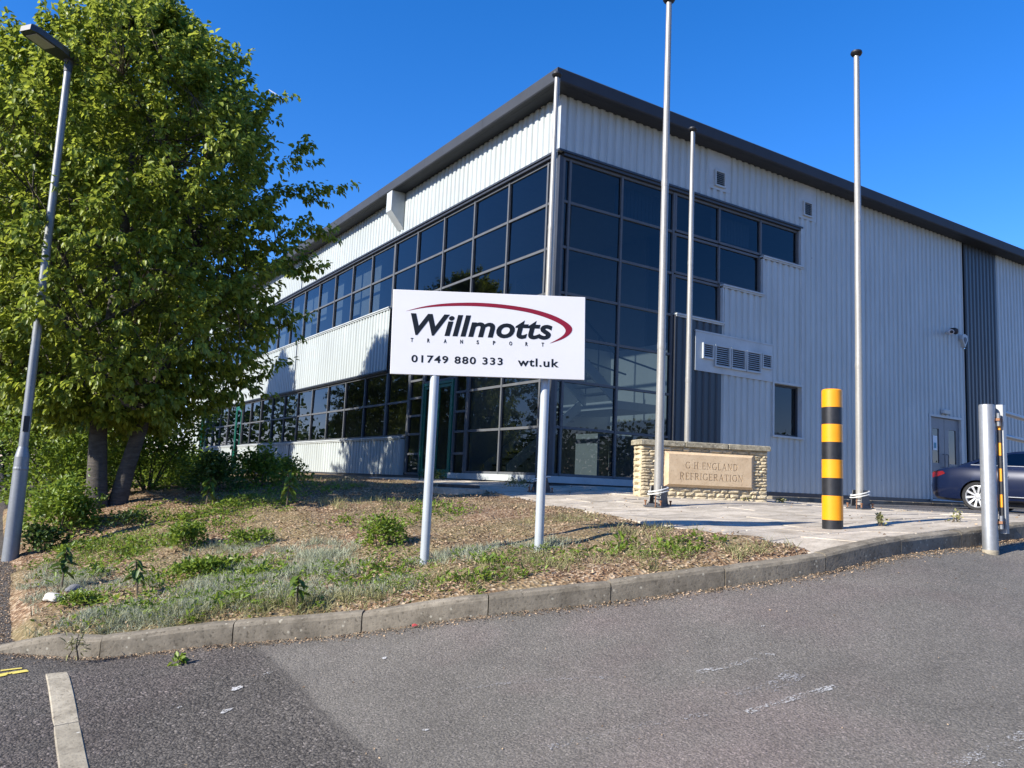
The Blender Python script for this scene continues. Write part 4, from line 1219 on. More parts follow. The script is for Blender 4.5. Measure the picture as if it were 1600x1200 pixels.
# serif letters as strokes: (x0,y0,x1,y1,width)
TH, TN = .17, .075
def serif(x, y, w_=.34): return [(x-w_/2, y, x+w_/2, y, .05)]
def arc(cx, cy, rx, ry, a0, a1, n=10, th=TH, tn=TN):
    out = []
    for k in range(n):
        a, b_ = [math.radians(a0+(a1-a0)*(k+q)/n) for q in (0, 1)]
        mid = (a+b_)/2; wd = tn+(th-tn)*abs(math.cos(mid))
        ex = .02
        out.append((cx+rx*math.cos(a-ex), cy+ry*math.sin(a-ex), cx+rx*math.cos(b_+ex), cy+ry*math.sin(b_+ex), wd))
    return out
GL = {
 'I': (.34, [(.17, 0, .17, 1, TH)]+serif(.17, .025)+serif(.17, .975)),
 'H': (.86, [(.17, 0, .17, 1, TH), (.69, 0, .69, 1, TH), (.17, .5, .69, .5, TN)]+serif(.17, .025)+serif(.17, .975)+serif(.69, .025)+serif(.69, .975)),
 'E': (.68, [(.17, 0, .17, 1, TH), (.02, .965, .62, .965, TN), (.02, .035, .64, .035, TN), (.17, .52, .50, .52, TN), (.60, .80, .60, .98, TN), (.63, .02, .63, .20, TN), (.50, .44, .50, .60, .05)]),
 'F': (.62, [(.17, 0, .17, 1, TH), (.02, .965, .60, .965, TN), (.17, .52, .48, .52, TN), (.58, .80, .58, .98, TN), (.48, .44, .48, .60, .05)]+serif(.17, .025)),
 'L': (.64, [(.17, 0, .17, 1, TH), (.02, .035, .60, .035, TN), (.59, .02, .59, .22, TN)]+serif(.17, .975)),
 'N': (.88, [(.15, 0, .15, 1, TN), (.73, 0, .73, 1, TN), (.15, .97, .73, .03, TH)]+serif(.15, .025)+serif(.10, .975, .22)+serif(.73, .975)),
 'A': (.86, [(.43, .98, .10, 0, TN), (.43, .98, .74, 0, TH), (.22, .35, .63, .35, TN)]+serif(.10, .025, .28)+serif(.74, .025, .32)),
 'D': (.84, [(.17, 0, .17, 1, TH), (.02, .965, .40, .965, TN), (.02, .035, .40, .035, TN)]+arc(.38, .5, .36, .465, -90, 90)),
 'R': (.80, [(.17, 0, .17, 1, TH), (.02, .965, .40, .965, TN), (.17, .50, .40, .50, TN), (.36, .50, .72, .02, TH)]+arc(.38, .73, .24, .235, -90, 90)+serif(.17, .025)+serif(.75, .025, .16)),
 'G': (.86, arc(.44, .5, .38, .48, 45, 330, 16)+[(.77, .05, .77, .42, TH*.9), (.60, .42, .86, .42, .05), (.72, .75, .74, .95, TN)]),
 'O': (.88, arc(.44, .5, .36, .48, 0, 360, 20)),
 'T': (.72, [(.36, 0, .36, 1, TH), (.03, .965, .69, .965, TN), (.05, .78, .05, .97, TN), (.67, .78, .67, .97, TN)]+serif(.36, .025)),
 '.': (.18, [(.06, .05, .14, .05, .10)]), ' ': (.32, [])}
def word(txt, cx, z0, h, gap, wid):
    tot = sum(GL[c][0]+gap for c in txt)-gap; k = wid/(tot*h); x = cx-wid/2; out = []
    for c in txt:
        wv, st_ = GL[c]
        for (a, b_, c_, d_, w_) in st_:
            p, q = Vector((x+a*h*k, z0+b_*h)), Vector((x+c_*h*k, z0+d_*h)); t_ = (q-p)
            if t_.length < 1e-6: continue
            t_.normalize(); n_ = Vector((-t_.y, t_.x))*w_*h/2
            out.append([p-n_, q-n_, q+n_, p+n_])
        x += (wv+gap)*h*k
    return out
IX0, IX1, IZ0, IZ1 = PX0+fw, PX1-fw, PZ0+fw*.75, PZ1-fw*.75
cxp = (IX0+IX1)/2
prs = word('G. H. ENGLAND'.replace('. ', ' ').replace('.', ' '), cxp+.02, .475, .105, .16, .88)+word('REFRIGERATION', cxp+.02, .305, .105, .14, 1.07)
m = MB(); m.box((IX0, -.040, IZ0), (IX1, .05, IZ1)); slab = m.build('carved_panel', M_PANEL, NW)
ct = MB()
for q in prs:
    ct.add([(p.x, -.07, p.y) for p in q]+[(p.x, -.029, p.y) for p in q], [(0, 1, 2, 3), (7, 6, 5, 4), (0, 4, 5, 1), (1, 5, 6, 2), (2, 6, 7, 3), (3, 7, 4, 0)])
co = ct.build('cutter', M_PANEL, NW)
nm = carve(slab, co, True)

# ------------------------------------------------------------------ striped bollard
bxx, byy = -2.10, -7.98
t = empty('striped_bollard', (bxx, byy, gz(bxx, byy)), 'thick yellow and black banded bollard on the pale paving by the kerb', 'bollard')
names = ['black_band', 'yellow_band']
hb = [-.05, .10, .345, .525, .712, .892, 1.075, 1.252, 1.44]
for k in range(8):
    m = MB(); r_ = .1015+(.0012 if k % 2 else 0)
    a, b_ = hb[k], hb[k+1]
    prof = [(r_, a), (r_, (a+b_)/2), (r_, b_)]
    if k == 7: prof = [(r_, a), (r_, b_-.012), (r_-.012, b_)]
    m.lathe(prof, 32)
    m.build(names[0] if k % 2 == 0 else names[1], M_BLK if k % 2 == 0 else M_YEL, t, True)

# ------------------------------------------------------------------ lamp post
lx, ly = -9.06, -2.39
t = empty('lamp_post', (lx, ly, gz(-9.0, ly)-.02), 'grey galvanised street lamp column with stepped base and flat dark lamp head', 'street lamp')
m = MB(); m.lathe([(.088, -.3), (.085, 0), (.076, 1.02), (.074, 1.13)], 20); m.build('base_section', M_LAMP, t, True)
m = MB(); m.lathe([(.075, 1.131), (.068, 1.17), (.052, 1.24), (.050, 1.25)], 20); m.build('shoulder', M_LAMP, t, True)
m = MB(); m.lathe([(.0495, 1.251), (.045, 3.5), (.040, 5.95)], 18); m.build('column', M_LAMP, t, True)
m = MB(); m.bbox((-.03, -.058, 1.42), (.03, -.046, 1.60), .003); m.build('number_plate', M_BLACK, t)
m = MB(); m.lathe([(.077, .98), (.080, 1.00), (.0765, 1.02)], 20); m.build('collar', M_LAMP, t)
# head: flat body pointing away from the bank towards the road on the left
hd = Vector((-.80, -.60, 0)).normalized(); ang = math.atan2(hd.y, hd.x)
HM = Matrix.Translation((0, 0, 5.93)) @ Matrix.Rotation(ang, 4, 'Z') @ Matrix.Rotation(math.radians(-6), 4, 'Y')
prof = [(-.09, -.055), (-.09, .055), (.05, .085), (.20, .115), (.52, .12), (.60, .08), (.60, -.08), (.52, -.12), (.20, -.115), (.05, -.085)]
m = MB(); n = len(prof)
vs = [HM @ Vector((p[0], p[1], -.012)) for p in prof]+[HM @ Vector((p[0], p[1], .055)) for p in prof]+[HM @ Vector((p[0]*.93+.01, p[1]*.75, .085)) for p in prof]
m.add(vs, [tuple(range(n-1, -1, -1)), tuple(range(2*n, 3*n))]+[(r_*n+i, r_*n+(i+1) % n, (r_+1)*n+(i+1) % n, (r_+1)*n+i) for r_ in (0, 1) for i in range(n)])
m.build('lamp_head', M_DARKFR, t)
m = MB(); m.box((.27, -.085, -.020), (.52, .085, -.0125), M=HM); m.build('lens', M_LENS, t)
m = MB(); m.lathe([(.035, .08), (.038, .10), (.03, .13), (.008, .14)], 12, HM @ Matrix.Translation((.10, 0, 0))); m.build('photocell', M_SIGN, t)
m = MB(); m.lathe([(.047, 5.78), (.048, 5.90), (.06, 5.925)], 16); m.build('spigot', M_DARKFR, t)

# ------------------------------------------------------------------ gate post and open gate
px_, py_ = -1.657, -9.302
pz = float(HR0(px_, py_))
t = empty('gate_post', (px_, py_, pz), 'thick round galvanised steel post standing in the asphalt at the kerb', 'post')
m = MB(); m.lathe([(.066, -.2), (.066, 1.35), (.061, 1.358)], 28); m.build('tube', M_GALV, t, True)
m = MB(); m.lathe([(.069, -.02), (.069, .02), (.067, .03)], 28); m.build('foot_collar', M_EDGE, t)
# the gate leaf swings away to the right
gx, gy = -1.555, -9.365
gd_ = Vector((.97, .18, 0)).normalized()
gt = empty('barrier_gate', (gx, gy, pz+.20), 'galvanised swing gate hinged on the steel post, yellow and black hazard strip on its edge', 'gate', rotz=math.atan2(gd_.y, gd_.x))
m = MB(); m.bbox((.0, -.03, -.02), (.085, .03, 1.165), .003); m.build('hinge_stile', M_GALV, gt)
hs = MB()
for k in range(8):
    m = MB(); z0 = .10+k*.118; m.box((-.034, -.012, z0), (-.002, .012, z0+.116)); m.build('yellow_stripe' if k % 2 else 'black_stripe', M_YEL if k % 2 else M_BLK, gt)
for z in (.08, 1.02):
    m = MB(); m.box((-.075, -.020, z-.012), (.03, .046, z+.012), ); m.box((-.03, .031, z-.03), (.03, .045, z+.03)); m.build('hinge', M_RUST, gt)
    m = MB(); m.lathe([(.018, z-.06), (.018, z+.06)], 10, Matrix.Translation((-.045, 0, 0))); m.build('hinge_pin', M_GALV, gt)
for z in (1.10, .88):
    m = MB(); m.tube([(.086, 0, z), (3.5, 0, z)], .024, 10); m.build('rail', M_GALV, gt, True)
m = MB(); m.bbox((3.5, -.03, .4), (3.57, .03, 1.165), .003); m.build('closing_stile', M_GALV, gt)
m = MB(); m.tube([(3.45, 0, .9), (3.45, 0, -.15)], .024, 10); m.build('leg', M_GALV, gt)

# ------------------------------------------------------------------ parked car
CA = math.radians(-82)
carx, cary = 10.38-(1.14*math.cos(CA)-.03*math.sin(CA)), -3.06-(1.14*math.sin(CA)+.03*math.cos(CA))
cz = float(HB(10.3, -3.9))+.004
CAR = empty('parked_car', (carx, cary, cz), 'dark blue saloon car backed up to the shaded wall beside the grey double door', 'car', rotz=CA)
# local x forward from the rear bumper, y left (away from viewer positive), near side at y = 0 .. far side 1.86
L_, Wd = 4.86, 1.88
def lerpP(P, x): return float(np.interp(x, [p[0] for p in P], [p[1] for p in P]))
deck = [(0, .70), (.06, .92), (.16, 1.00), (.40, 1.045), (.75, 1.07), (1.6, 1.04), (3.4, 1.0), (3.7, .97), (4.3, .86), (4.65, .74), (4.86, .56)]
hw = [(0, .62), (.10, .74), (.35, .86), (.9, .925), (2.4, .94), (3.9, .92), (4.4, .84), (4.7, .70), (4.86, .55)]
bot = [(0, .38), (.12, .27), (.5, .22), (4.3, .20), (4.75, .24), (4.86, .34)]
stx = [0, .05, .12, .22, .36, .55, .8, 1.1, 1.5, 2.0, 2.5, 3.0, 3.4, 3.7, 4.0, 4.3, 4.55, 4.72, 4.82, 4.86]
m = MB(); vs = []; K = 0
for x in stx:
    d, h, b_ = lerpP(deck, x), lerpP(hw, x), lerpP(bot, x)
    half = [(0, b_), (h*.80, b_), (h*.94, b_+.06), (h*.985, b_+.18), (h*1.0, .55 if b_+.2 < .55 else b_+.22), (h*.995, d-.30 if d-.3 > .56 else d-.12), (h*.965, d-.12), (h*.915, d-.035), (h*.82, d-.006), (0, d+.012)]
    ring = [(x, Wd/2-y_, z) for y_, z in half]+[(x, Wd/2+y_, z) for y_, z in reversed(half[1:-1])]
    K = len(ring); vs += ring
fs = [(i*K+k, i*K+(k+1) % K, (i+1)*K+(k+1) % K, (i+1)*K+k) for i in range(len(stx)-1) for k in range(K)]
fs += [tuple(range(K-1, -1, -1)), tuple((len(stx)-1)*K+k for k in range(K))]
m.add(vs, fs); body = m.build('body', M_CAR, CAR, True)
ct = MB()
WXS = (1.14, 4.02); WR = .345
for wx_ in WXS:
    for y_ in (-.1, Wd-.22):
        ct.lathe([(.385, 0), (.385, .32)], 36, Matrix.Translation((wx_, y_+.32, WR)) @ Matrix.Rotation(math.radians(90), 4, 'X'))
co = ct.build('cutter', M_BLACK, CAR)
nm = carve(body, co)
nm.polygons.foreach_set('use_smooth', [True]*len(nm.polygons)); nm.set_sharp_from_angle(angle=math.radians(42))
# glasshouse
roofl = [(.62, 1.065), (.95, 1.20), (1.35, 1.34), (1.8, 1.425), (2.3, 1.455), (2.75, 1.43), (3.1, 1.33), (3.45, 1.16), (3.75, 1.0)]
def ghw(x, z):
    base = lerpP(hw, x)*.90; t_ = (z-1.0)/.45
    return base*(1-.26*max(0, min(1, t_))) 
m = MB(); vs = []; xsn = [.62, .95, 1.35, 1.8, 2.3, 2.75, 3.1, 3.45, 3.75]
for x in xsn:
    zt = lerpP(roofl, x); zb = lerpP(deck, x)-.05
    hb_ = lerpP(hw, x)*.90; ht = ghw(x, zt)
    ring = [(x, Wd/2-hb_, zb), (x, Wd/2-ht*1.0, zt-.05), (x, Wd/2-ht*.93, zt-.015), (x, Wd/2-ht*.6, zt+.012), (x, Wd/2+ht*.6, zt+.012), (x, Wd/2+ht*.93, zt-.015), (x, Wd/2+ht, zt-.05), (x, Wd/2+hb_, zb)]
    vs += ring
fs = [(i*8+k, i*8+k+1, (i+1)*8+k+1, (i+1)*8+k) for i in range(len(xsn)-1) for k in range(7)]
m.add(vs, fs); m.build('roof', M_CAR, CAR, True)
def side_pt(x, z, off):
    zt = lerpP(roofl, x); zb = lerpP(deck, x)-.05; hb_ = lerpP(hw, x)*.90; ht = ghw(x, zt)
    t_ = (z-zb)/max(.01, (zt-.05-zb)); return hb_+(ht-hb_)*max(0, min(1, t_))+off
for side in (0, 1):
    for nm_, poly in (('rear_quarter_window', [(1.02, 1.12), (1.42, 1.10), (1.42, 1.29), (1.30, 1.27)]), ('rear_window', [(1.47, 1.10), (2.22, 1.08), (2.22, 1.385), (1.85, 1.375), (1.47, 1.30)]), ('front_window', [(2.30, 1.08), (3.35, 1.05), (3.05, 1.29), (2.75, 1.36), (2.30, 1.385)])):
        m = MB(); vs = []
        for x, z in poly:
            y_ = side_pt(x, z, .006); vs.append((x, Wd/2-y_ if side == 0 else Wd/2+y_, z))
        m.add(vs, [tuple(range(len(vs))) if side == 0 else tuple(reversed(range(len(vs))))]); m.build(nm_, M_CARGLASS, CAR)
    m = MB(); y_ = [Wd/2-side_pt(x, z, .012) if side == 0 else Wd/2+side_pt(x, z, .012) for x, z in ((.98, 1.10), (3.38, 1.035))]
    m.tube([(.98, y_[0], 1.10), (2.2, Wd/2-side_pt(2.2, 1.07, .012) if side == 0 else Wd/2+side_pt(2.2, 1.07, .012), 1.065), (3.38, y_[1], 1.035)], .009, 6); m.build('window_trim', M_RIM, CAR)
for nm_, xs_ in (('rear_screen', (.68, 1.30)), ('windscreen', (3.18, 3.68))):
    m = MB(); vs = []
    for x in xs_:
        zt = lerpP(roofl, x); ht = ghw(x, zt)*.84
        vs += [(x, Wd/2-ht, zt+.012), (x, Wd/2+ht, zt+.012)]
    m.add(vs, [(0, 2, 3, 1)]); m.build(nm_, M_CARGLASS, CAR)
for k, wx_ in enumerate(WXS):
    for side in (0, 1):
        yc = .135 if side == 0 else Wd-.135
        rotm = Matrix.Translation((wx_, yc, WR)) @ Matrix.Rotation(math.radians(90 if side == 0 else -90), 4, 'X')
        m = MB(); m.lathe([(.245, -.11), (.32, -.112), (.345, -.08), (.345, .08), (.32, .112), (.262, .108), (.255, .06), (.245, -.10)], 40, rotm)
        wh = m.build('wheel', M_TYRE, CAR, True)
        m = MB()
        ring_in, ring_out = .236, .262
        n = 40; vs = []
        for r_, z in ((ring_out, .104), (ring_out-.012, .108), (ring_in, .085), (ring_in, -.08)):
            for q in range(n): vs.append(rotm @ Vector((r_*math.cos(2*math.pi*q/n), r_*math.sin(2*math.pi*q/n), z)))
        m.add(vs, [(a*n+q, a*n+(q+1) % n, (a+1)*n+(q+1) % n, (a+1)*n+q) for a in range(3) for q in range(n)])
        for q in range(10):
            a = 2*math.pi*q/10+.1
            Mq = rotm @ Matrix.Rotation(a, 4, 'Z')
            m.add([Mq @ Vector(v) for v in ((.03, -.016, .082), (.24, -.028, .098), (.24, .028, .098), (.03, .016, .082), (.03, -.016, .05), (.24, -.022, .07), (.24, .022, .07), (.03, .016, .05))], [(0,1,2,3), (7,6,5,4), (0,4,5,1), (1,5,6,2), (2,6,7,3), (3,7,4,0)])
        m.lathe([(.06, .05), (.06, .085), (.03, .092)], 16, rotm)
        m.build('rim', M_RIM, wh)
        m = MB(); m.lathe([(.16, .0), (.16, .03)], 24, rotm); m.build('brake_disc', M_DARKFR, wh)
m = MB(); m.box((.75, .30, .10), (4.4, Wd-.30, .30)); m.build('underside', M_BLACK, CAR)
for side in (0, 1):
    m = MB(); vs = []
    f = (lambda y_: y_) if side == 0 else (lambda y_: Wd-y_)
    for x, z in ((.045, .78), (.20, .80), (.42, .88), (.36, .94), (.10, .935), (.05, .90)):
        vs.append((x, f(Wd/2-lerpP(hw, x)*.985-.006), z))
    vs2 = [(.02, f(Wd/2-.60), .80), (.02, f(Wd/2-.60), .90)]
    m.add(vs, [tuple(range(6))]); m.add([vs[0], vs[5], vs2[1], vs2[0]], [(0, 1, 2, 3)]); m.build('tail_lamp', M_TAIL, CAR)
    m = MB(); yb = f(-.002)
    for x, z in ((1.62, .83), (2.62, .82)):
        yq = f(Wd/2-lerpP(hw, x)*.99-.012)
        m.tube([(x, yq, z), (x+.20, yq, z+.005)], .013, 8)
    m.build('door_handle', M_RIM, CAR)
    m = MB()
    for x in (1.50, 2.28, 3.30):
        pts = [(x+(.02 if x > 1.6 else -.0), f(Wd/2-lerpP(hw, x)*(.985 if z < .4 else .999 if z < .8 else .97)-.001), z) for z in (.30, .42, .62, .78, .90)]
        m.tube(pts, .005, 4)
    m.build('door_seam', M_BLACK, CAR)
    m = MB(); m.tube([(1.75, f(Wd/2-.94), .36), (3.4, f(Wd/2-.935), .33)], .010, 6); m.build('sill_trim', M_RIM, CAR)
m = MB(); m.tube([(3.15, .02, 1.08), (3.18, -.08, 1.12)], .02, 6); m.bbox((3.08, -.20, 1.07), (3.22, -.05, 1.20), .03); m.build('door_mirror', M_CAR, CAR)
m = MB(); m.bbox((-.01, Wd/2-.26, .62), (.012, Wd/2+.26, .73), .003); m.build('number_plate_blank', M_YEL, CAR)

# ------------------------------------------------------------------ manhole, rocks, litter
hx, hy = -3.15, -2.05
t = empty('manhole_cover', (hx, hy, gz(hx, hy)+.01), 'dark raised drain cover in a pale ring at the edge of the mulch', 'manhole')
m = MB(); m.lathe([(.43, -.1), (.42, .035), (.34, .045)], 24); m.build('surround', M_SLAB, t)
m = MB(); m.lathe([(.33, .0), (.33, .085), (.29, .095)], 24)
m.build('lid', simple('dark_iron', (.05, .042, .035), .8, var=.4, scale=20, bumps=.5), t)
def rock(x, y, r, mat, label, name='rock'):
    bm = bmesh.new(); bmesh.ops.create_icosphere(bm, subdivisions=3, radius=1)
    rr = random.Random(int(x*1000))
    ph = [rr.uniform(0, 6) for _ in range(6)]
    for v in bm.verts:
        c = v.co.copy(); s_ = 1+.16*math.sin(2.1*c.x+ph[0])*math.cos(2.6*c.y+ph[1])+.10*math.sin(5*c.z+ph[2])*math.sin(4.3*c.x+ph[3])
        v.co = Vector((c.x*1.25, c.y*.9, max(c.z, -.35)*.62))*r*s_
    me = bpy.data.meshes.new(name); bm.to_mesh(me); bm.free(); me.materials.append(mat)
    o = link(bpy.data.objects.new(name, me)); o.location = (x, y, gz(x, y)+r*.25); o.rotation_euler = (0, 0, rr.uniform(0, 6))
    tag(o, label, 'rock'); return o
rock(-8.80, -5.22, .075, M_ROCK, 'pale flat stone at the foot of the leftmost dark sapling')
rock(-8.62, -5.02, .075, M_ROCKD, 'dark grey stone just behind the pale flat stone')
m = MB(); z = float(HR0(-6.69, -7.80))
m.add([(-6.715, -7.815, z+.008), (-6.67, -7.82, z+.018), (-6.655, -7.785, z+.008), (-6.70, -7.78, z+.02), (-6.685, -7.80, z+.028)], [(0,1,4), (1,2,4), (2,3,4), (3,0,4)])
tag(m.build('litter_scrap', simple('red_wrapper', (.30, .045, .04), .5)), 'small crumpled red wrapper lying in the gutter against the kerb', 'litter')

# ------------------------------------------------------------------ leaves: shared builder
def frames(d, spin):
    d = d/np.maximum(np.linalg.norm(d, axis=1, keepdims=True), 1e-9)
    a = np.where(np.abs(d[:, 2:3]) < .95, np.array([[0, 0, 1.]]), np.array([[1., 0, 0]]))
    u = np.cross(d, a); u /= np.linalg.norm(u, axis=1, keepdims=True)
    v = np.cross(u, d)
    c, s_ = np.cos(spin)[:, None], np.sin(spin)[:, None]
    return d, u*c+v*s_, -u*s_+v*c
def leaves_mesh(name, P, D, size, spin, mat, width=.62, fold=.35, curl=.25):
    """folded leaves: two quads each side of a midrib. P base points, D axis, size (n,)"""
    d, u, n = frames(D, spin)
    s_ = size[:, None]
    w_ = width*.5
    base = P; t_ = P+d*s_-n*s_*curl*.6
    q1 = P+d*s_*.33; q2 = P+d*s_*.70-n*s_*curl*.2
    L1 = q1+u*s_*w_+n*s_*fold*w_; R1 = q1-u*s_*w_+n*s_*fold*w_
    L2 = q2+u*s_*w_*.72+n*s_*fold*w_*.6; R2 = q2-u*s_*w_*.72+n*s_*fold*w_*.6
    N_ = len(P)
    V = np.stack([base, L1, L2, t_, R2, R1], 1).reshape(-1, 3)
    b_ = np.arange(N_)[:, None]*6
    F = np.concatenate([b_+np.array([0, 1, 2, 3]), b_+np.array([0, 3, 4, 5])], 0)
    return np_mesh(name, V, F, mat)
def blades_mesh(name, P, D, h, wd, mat, bend=.35):
    """thin two-segment blades"""
    ang = rng.uniform(0, 2*np.pi, len(P)); d, u, n = frames(D, ang)
    h = h[:, None]; wd = wd[:, None]
    mid = P+d*h*.55; tip = P+d*h*(1-.2*bend)+n*h*bend
    mid = mid+n*h*bend*.25
    V = np.stack([P-u*wd, P+u*wd, mid+u*wd*.8, mid-u*wd*.8, tip+u*wd*.15, tip-u*wd*.15], 1).reshape(-1, 3)
    b_ = np.arange(len(P))[:, None]*6
    F = np.concatenate([b_+np.array([0, 1, 2, 3]), b_+np.array([3, 2, 4, 5])], 0)
    return np_mesh(name, V, F, mat)
def rdir(n):
    v = rng.normal(size=(n, 3)); return v/np.linalg.norm(v, axis=1, keepdims=True)

# ------------------------------------------------------------------ the big tree
def build_tree():
    T = empty('broadleaf_tree', (-8.08, -.80, gz(-8.08, -.80)-.05), 'large leafy tree with two dark trunks in the bank behind the lamp post', 'tree')
    tm = MB()
    stems = [[(0,-.0,-.2),(-.0,.0,.0),(-.04,.03,.6),(-.08,.08,1.4),(-.05,.16,2.4),(.0,.2,3.6),(.0,.2,5.2)],
             [(.25,.04,-.2),(.26,.02,.1),(.33,-.01,.6),(.47,-.08,1.3),(.66,-.11,2.2),(.90,-.05,3.4),(1.0,.0,4.6)]]
    rads = [[.18,.125,.105,.095,.08,.06,.03],[.15,.105,.09,.08,.065,.05,.025]]
    for st_, ra in zip(stems, rads):
        P = catmull(st_, .18); q = np.linspace(0, len(st_)-1, len(P)); rr = np.interp(q, range(len(st_)), ra)
        tm.tube(P, list(rr), 14)
    tm.build('trunk', M_BARK, T, True)
    # crown envelope: radius against height over the base
    ez = np.array([1.2, 1.4, 1.75, 2.2, 3.0, 3.9, 4.8, 5.6, 6.2, 6.7, 7.15]); er_ = np.array([.4, .95, 1.55, 1.95, 2.05, 2.0, 1.9, 1.85, 1.55, 1.1, .25])
    cx, cy = -.02, .12
    bm_ = MB(); nodes = []
    for k in range(26):
        st_ = catmull(stems[k % 2], .1); f = rnd.uniform(.28, .93); p0 = st_[int(f*(len(st_)-1))]
        a = k*2.4+rnd.uniform(-.3, .3); zt = min(6.8, p0.z+rnd.uniform(.3, 2.1)); rt = float(np.interp(zt, ez, er_))*rnd.uniform(.62, .9)
        p3 = Vector((cx+rt*math.cos(a), cy+rt*math.sin(a), zt))
        mid = p0.lerp(p3, .5)+Vector((rnd.uniform(-.2, .2), rnd.uniform(-.2, .2), rnd.uniform(-.1, .25)))
        P = catmull([p0, p0.lerp(mid, .5)+Vector((0, 0, .05)), mid, p3], .15)
        r0 = .055*(1.1-f)+.018
        bm_.tube(P, list(np.linspace(r0, .006, len(P))), 7); nodes += [tuple(p) for p in P[2:]]
        for q in range(5):
            i = rnd.randint(len(P)//4, len(P)-2); b0 = P[i]
            dv = Vector((rnd.gauss(0, 1), rnd.gauss(0, 1), rnd.gauss(.35, .6))).normalized()+(b0-Vector((cx, cy, b0.z))).normalized()*.8
            b1 = b0+dv.normalized()*rnd.uniform(.4, .9)
            PP = catmull([b0, b0.lerp(b1, .5)+Vector((0, 0, .04)), b1], .15)
            bm_.tube(PP, list(np.linspace(.012, .004, len(PP))), 5); nodes += [tuple(p) for p in PP]
    nodes = np.array(nodes)
    bm_.build('branches', M_BARK, T, True)
    # leafy shoots
    SP = []; SD = []
    ph = rng.uniform(0, 6, 8)
    while len(SP) < 3000:
        z = rng.uniform(1.2, 7.05); R_ = np.interp(z, ez, er_); a = rng.uniform(0, 2*np.pi)
        rho = R_*rng.uniform(0, 1)**.38
        lob = 1+.10*math.sin(3*a+1.5*z+ph[0])+.08*math.sin(5*a-2.2*z+ph[1])+.06*math.sin(9*a+3.1*z+ph[2])
        rho *= lob
        x, y = cx+rho*math.cos(a), cy+rho*math.sin(a)
        dens = math.sin(2.9*x+ph[3])*math.sin(3.1*y+ph[4])*math.sin(3.3*z+ph[5])
        if y < -.95 and z < 2.4 and rng.uniform() < .5: continue
        if dens < -.16 and rng.uniform() < .9: continue
        fr = rho/max(R_, .1)
        out = np.array([math.cos(a), math.sin(a), 0])
        up = .25+1.1*max(0, (z-3.6)/3.3)-.35*max(0, (2.4-z)/1.6)
        d = out*(.4+.6*fr)+np.array([0, 0, up])+rng.normal(size=3)*.38
        SP.append((x, y, z)); SD.append(d/np.linalg.norm(d))
    # a few long sprays that break the outline (towards the office and upwards)
    for (x, y, z, dx, dy, dz, L) in ((1.80,-1.0,4.65,.84,-.5,.14,.78),(1.9,-.9,4.2,.84,-.5,-.08,.7),(1.75,-.8,5.1,.7,-.4,.5,.6),(1.4,-.8,5.7,.5,-.3,.8,.5),(1.0,-.3,6.3,.3,-.2,.9,.55),(-.2,0,6.9,0,0,1,.5),(.5,.2,6.8,.2,0,1,.55),(-.9,-.2,6.5,-.3,0,.9,.6),(-1.4,.0,6.0,-.5,.0,.8,.6),(-1.8,.3,5.4,-.6,.2,.7,.5),(1.9,-.7,3.6,.8,-.4,.1,.6),(1.85,-.5,3.0,.8,-.3,-.1,.55),(1.6,.2,2.0,.8,-.2,-.3,.5)):
        for q in range(int(L/.09)):
            f = q*.09
            SP.append((x+dx*f+rng.normal()*.05, y+dy*f+rng.normal()*.05, z+dz*f+rng.normal()*.05)); SD.append(np.array([dx, dy, dz])+rng.normal(size=3)*.25)
        bm2 = (Vector((x-dx*.4, y-dy*.4, z-dz*.4)), Vector((x+dx*L, y+dy*L, z+dz*L)))
        nodes = np.vstack([nodes, np.array([bm2[0].lerp(bm2[1], t_) for t_ in np.linspace(0, 1, 8)])])
    SP = np.array(SP); SD = np.array(SD); SD /= np.linalg.norm(SD, axis=1, keepdims=True)
    ns = len(SP); sl_ = rng.uniform(.22, .46, ns)
    # twigs from the nearest branch node to the end of each shoot
    dd = ((SP[:, None, :]-nodes[None, :, :])**2).sum(-1).argmin(1); NP = nodes[dd]
    V = []; F = []
    for p, q, d, l in zip(NP, SP, SD, sl_):
        e = q+d*l; pts = (p, q, e); rr = (.006, .0045, .0015)
        b0 = len(V)
        for a_, r_ in zip(pts, rr):
            for k in range(3):
                an = 2.094*k; V.append((a_[0]+r_*math.cos(an), a_[1]+r_*math.sin(an), a_[2]+r_*.4*math.sin(an+1)))
        for s_ in range(2):
            for k in range(3): F.append((b0+s_*3+k, b0+s_*3+(k+1) % 3, b0+s_*3+3+(k+1) % 3, b0+s_*3+3+k))
    tw = link(bpy.data.objects.new('twigs', np_mesh('twigs', V, F, M_TWIG)), T); tw['kind'] = 'stuff'
    per = 30
    idx = np.repeat(np.arange(ns), per); f = rng.uniform(.02, 1.05, len(idx))
    jit = rdir(len(idx))*rng.uniform(.01, .07, (len(idx), 1))
    P = SP[idx]+SD[idx]*(sl_[idx]*f)[:, None]+jit
    D = SD[idx]*.55+jit*11+np.array([0, 0, -.55])+rng.normal(size=(len(idx), 3))*.25
    size = rng.uniform(.055, .108, len(idx))
    me = leaves_mesh('foliage', P, D, size, rng.normal(0, .55, len(idx)), M_LEAF, .66, .35, .35)
    fo = link(bpy.data.objects.new('foliage', me), T); fo['kind'] = 'stuff'
    return T
TREE = build_tree()
def copy_tree(o, parent=None):
    c = o.copy(); COL.objects.link(c); c.parent = parent
    for ch in list(o.children): copy_tree(ch, c)
    return c
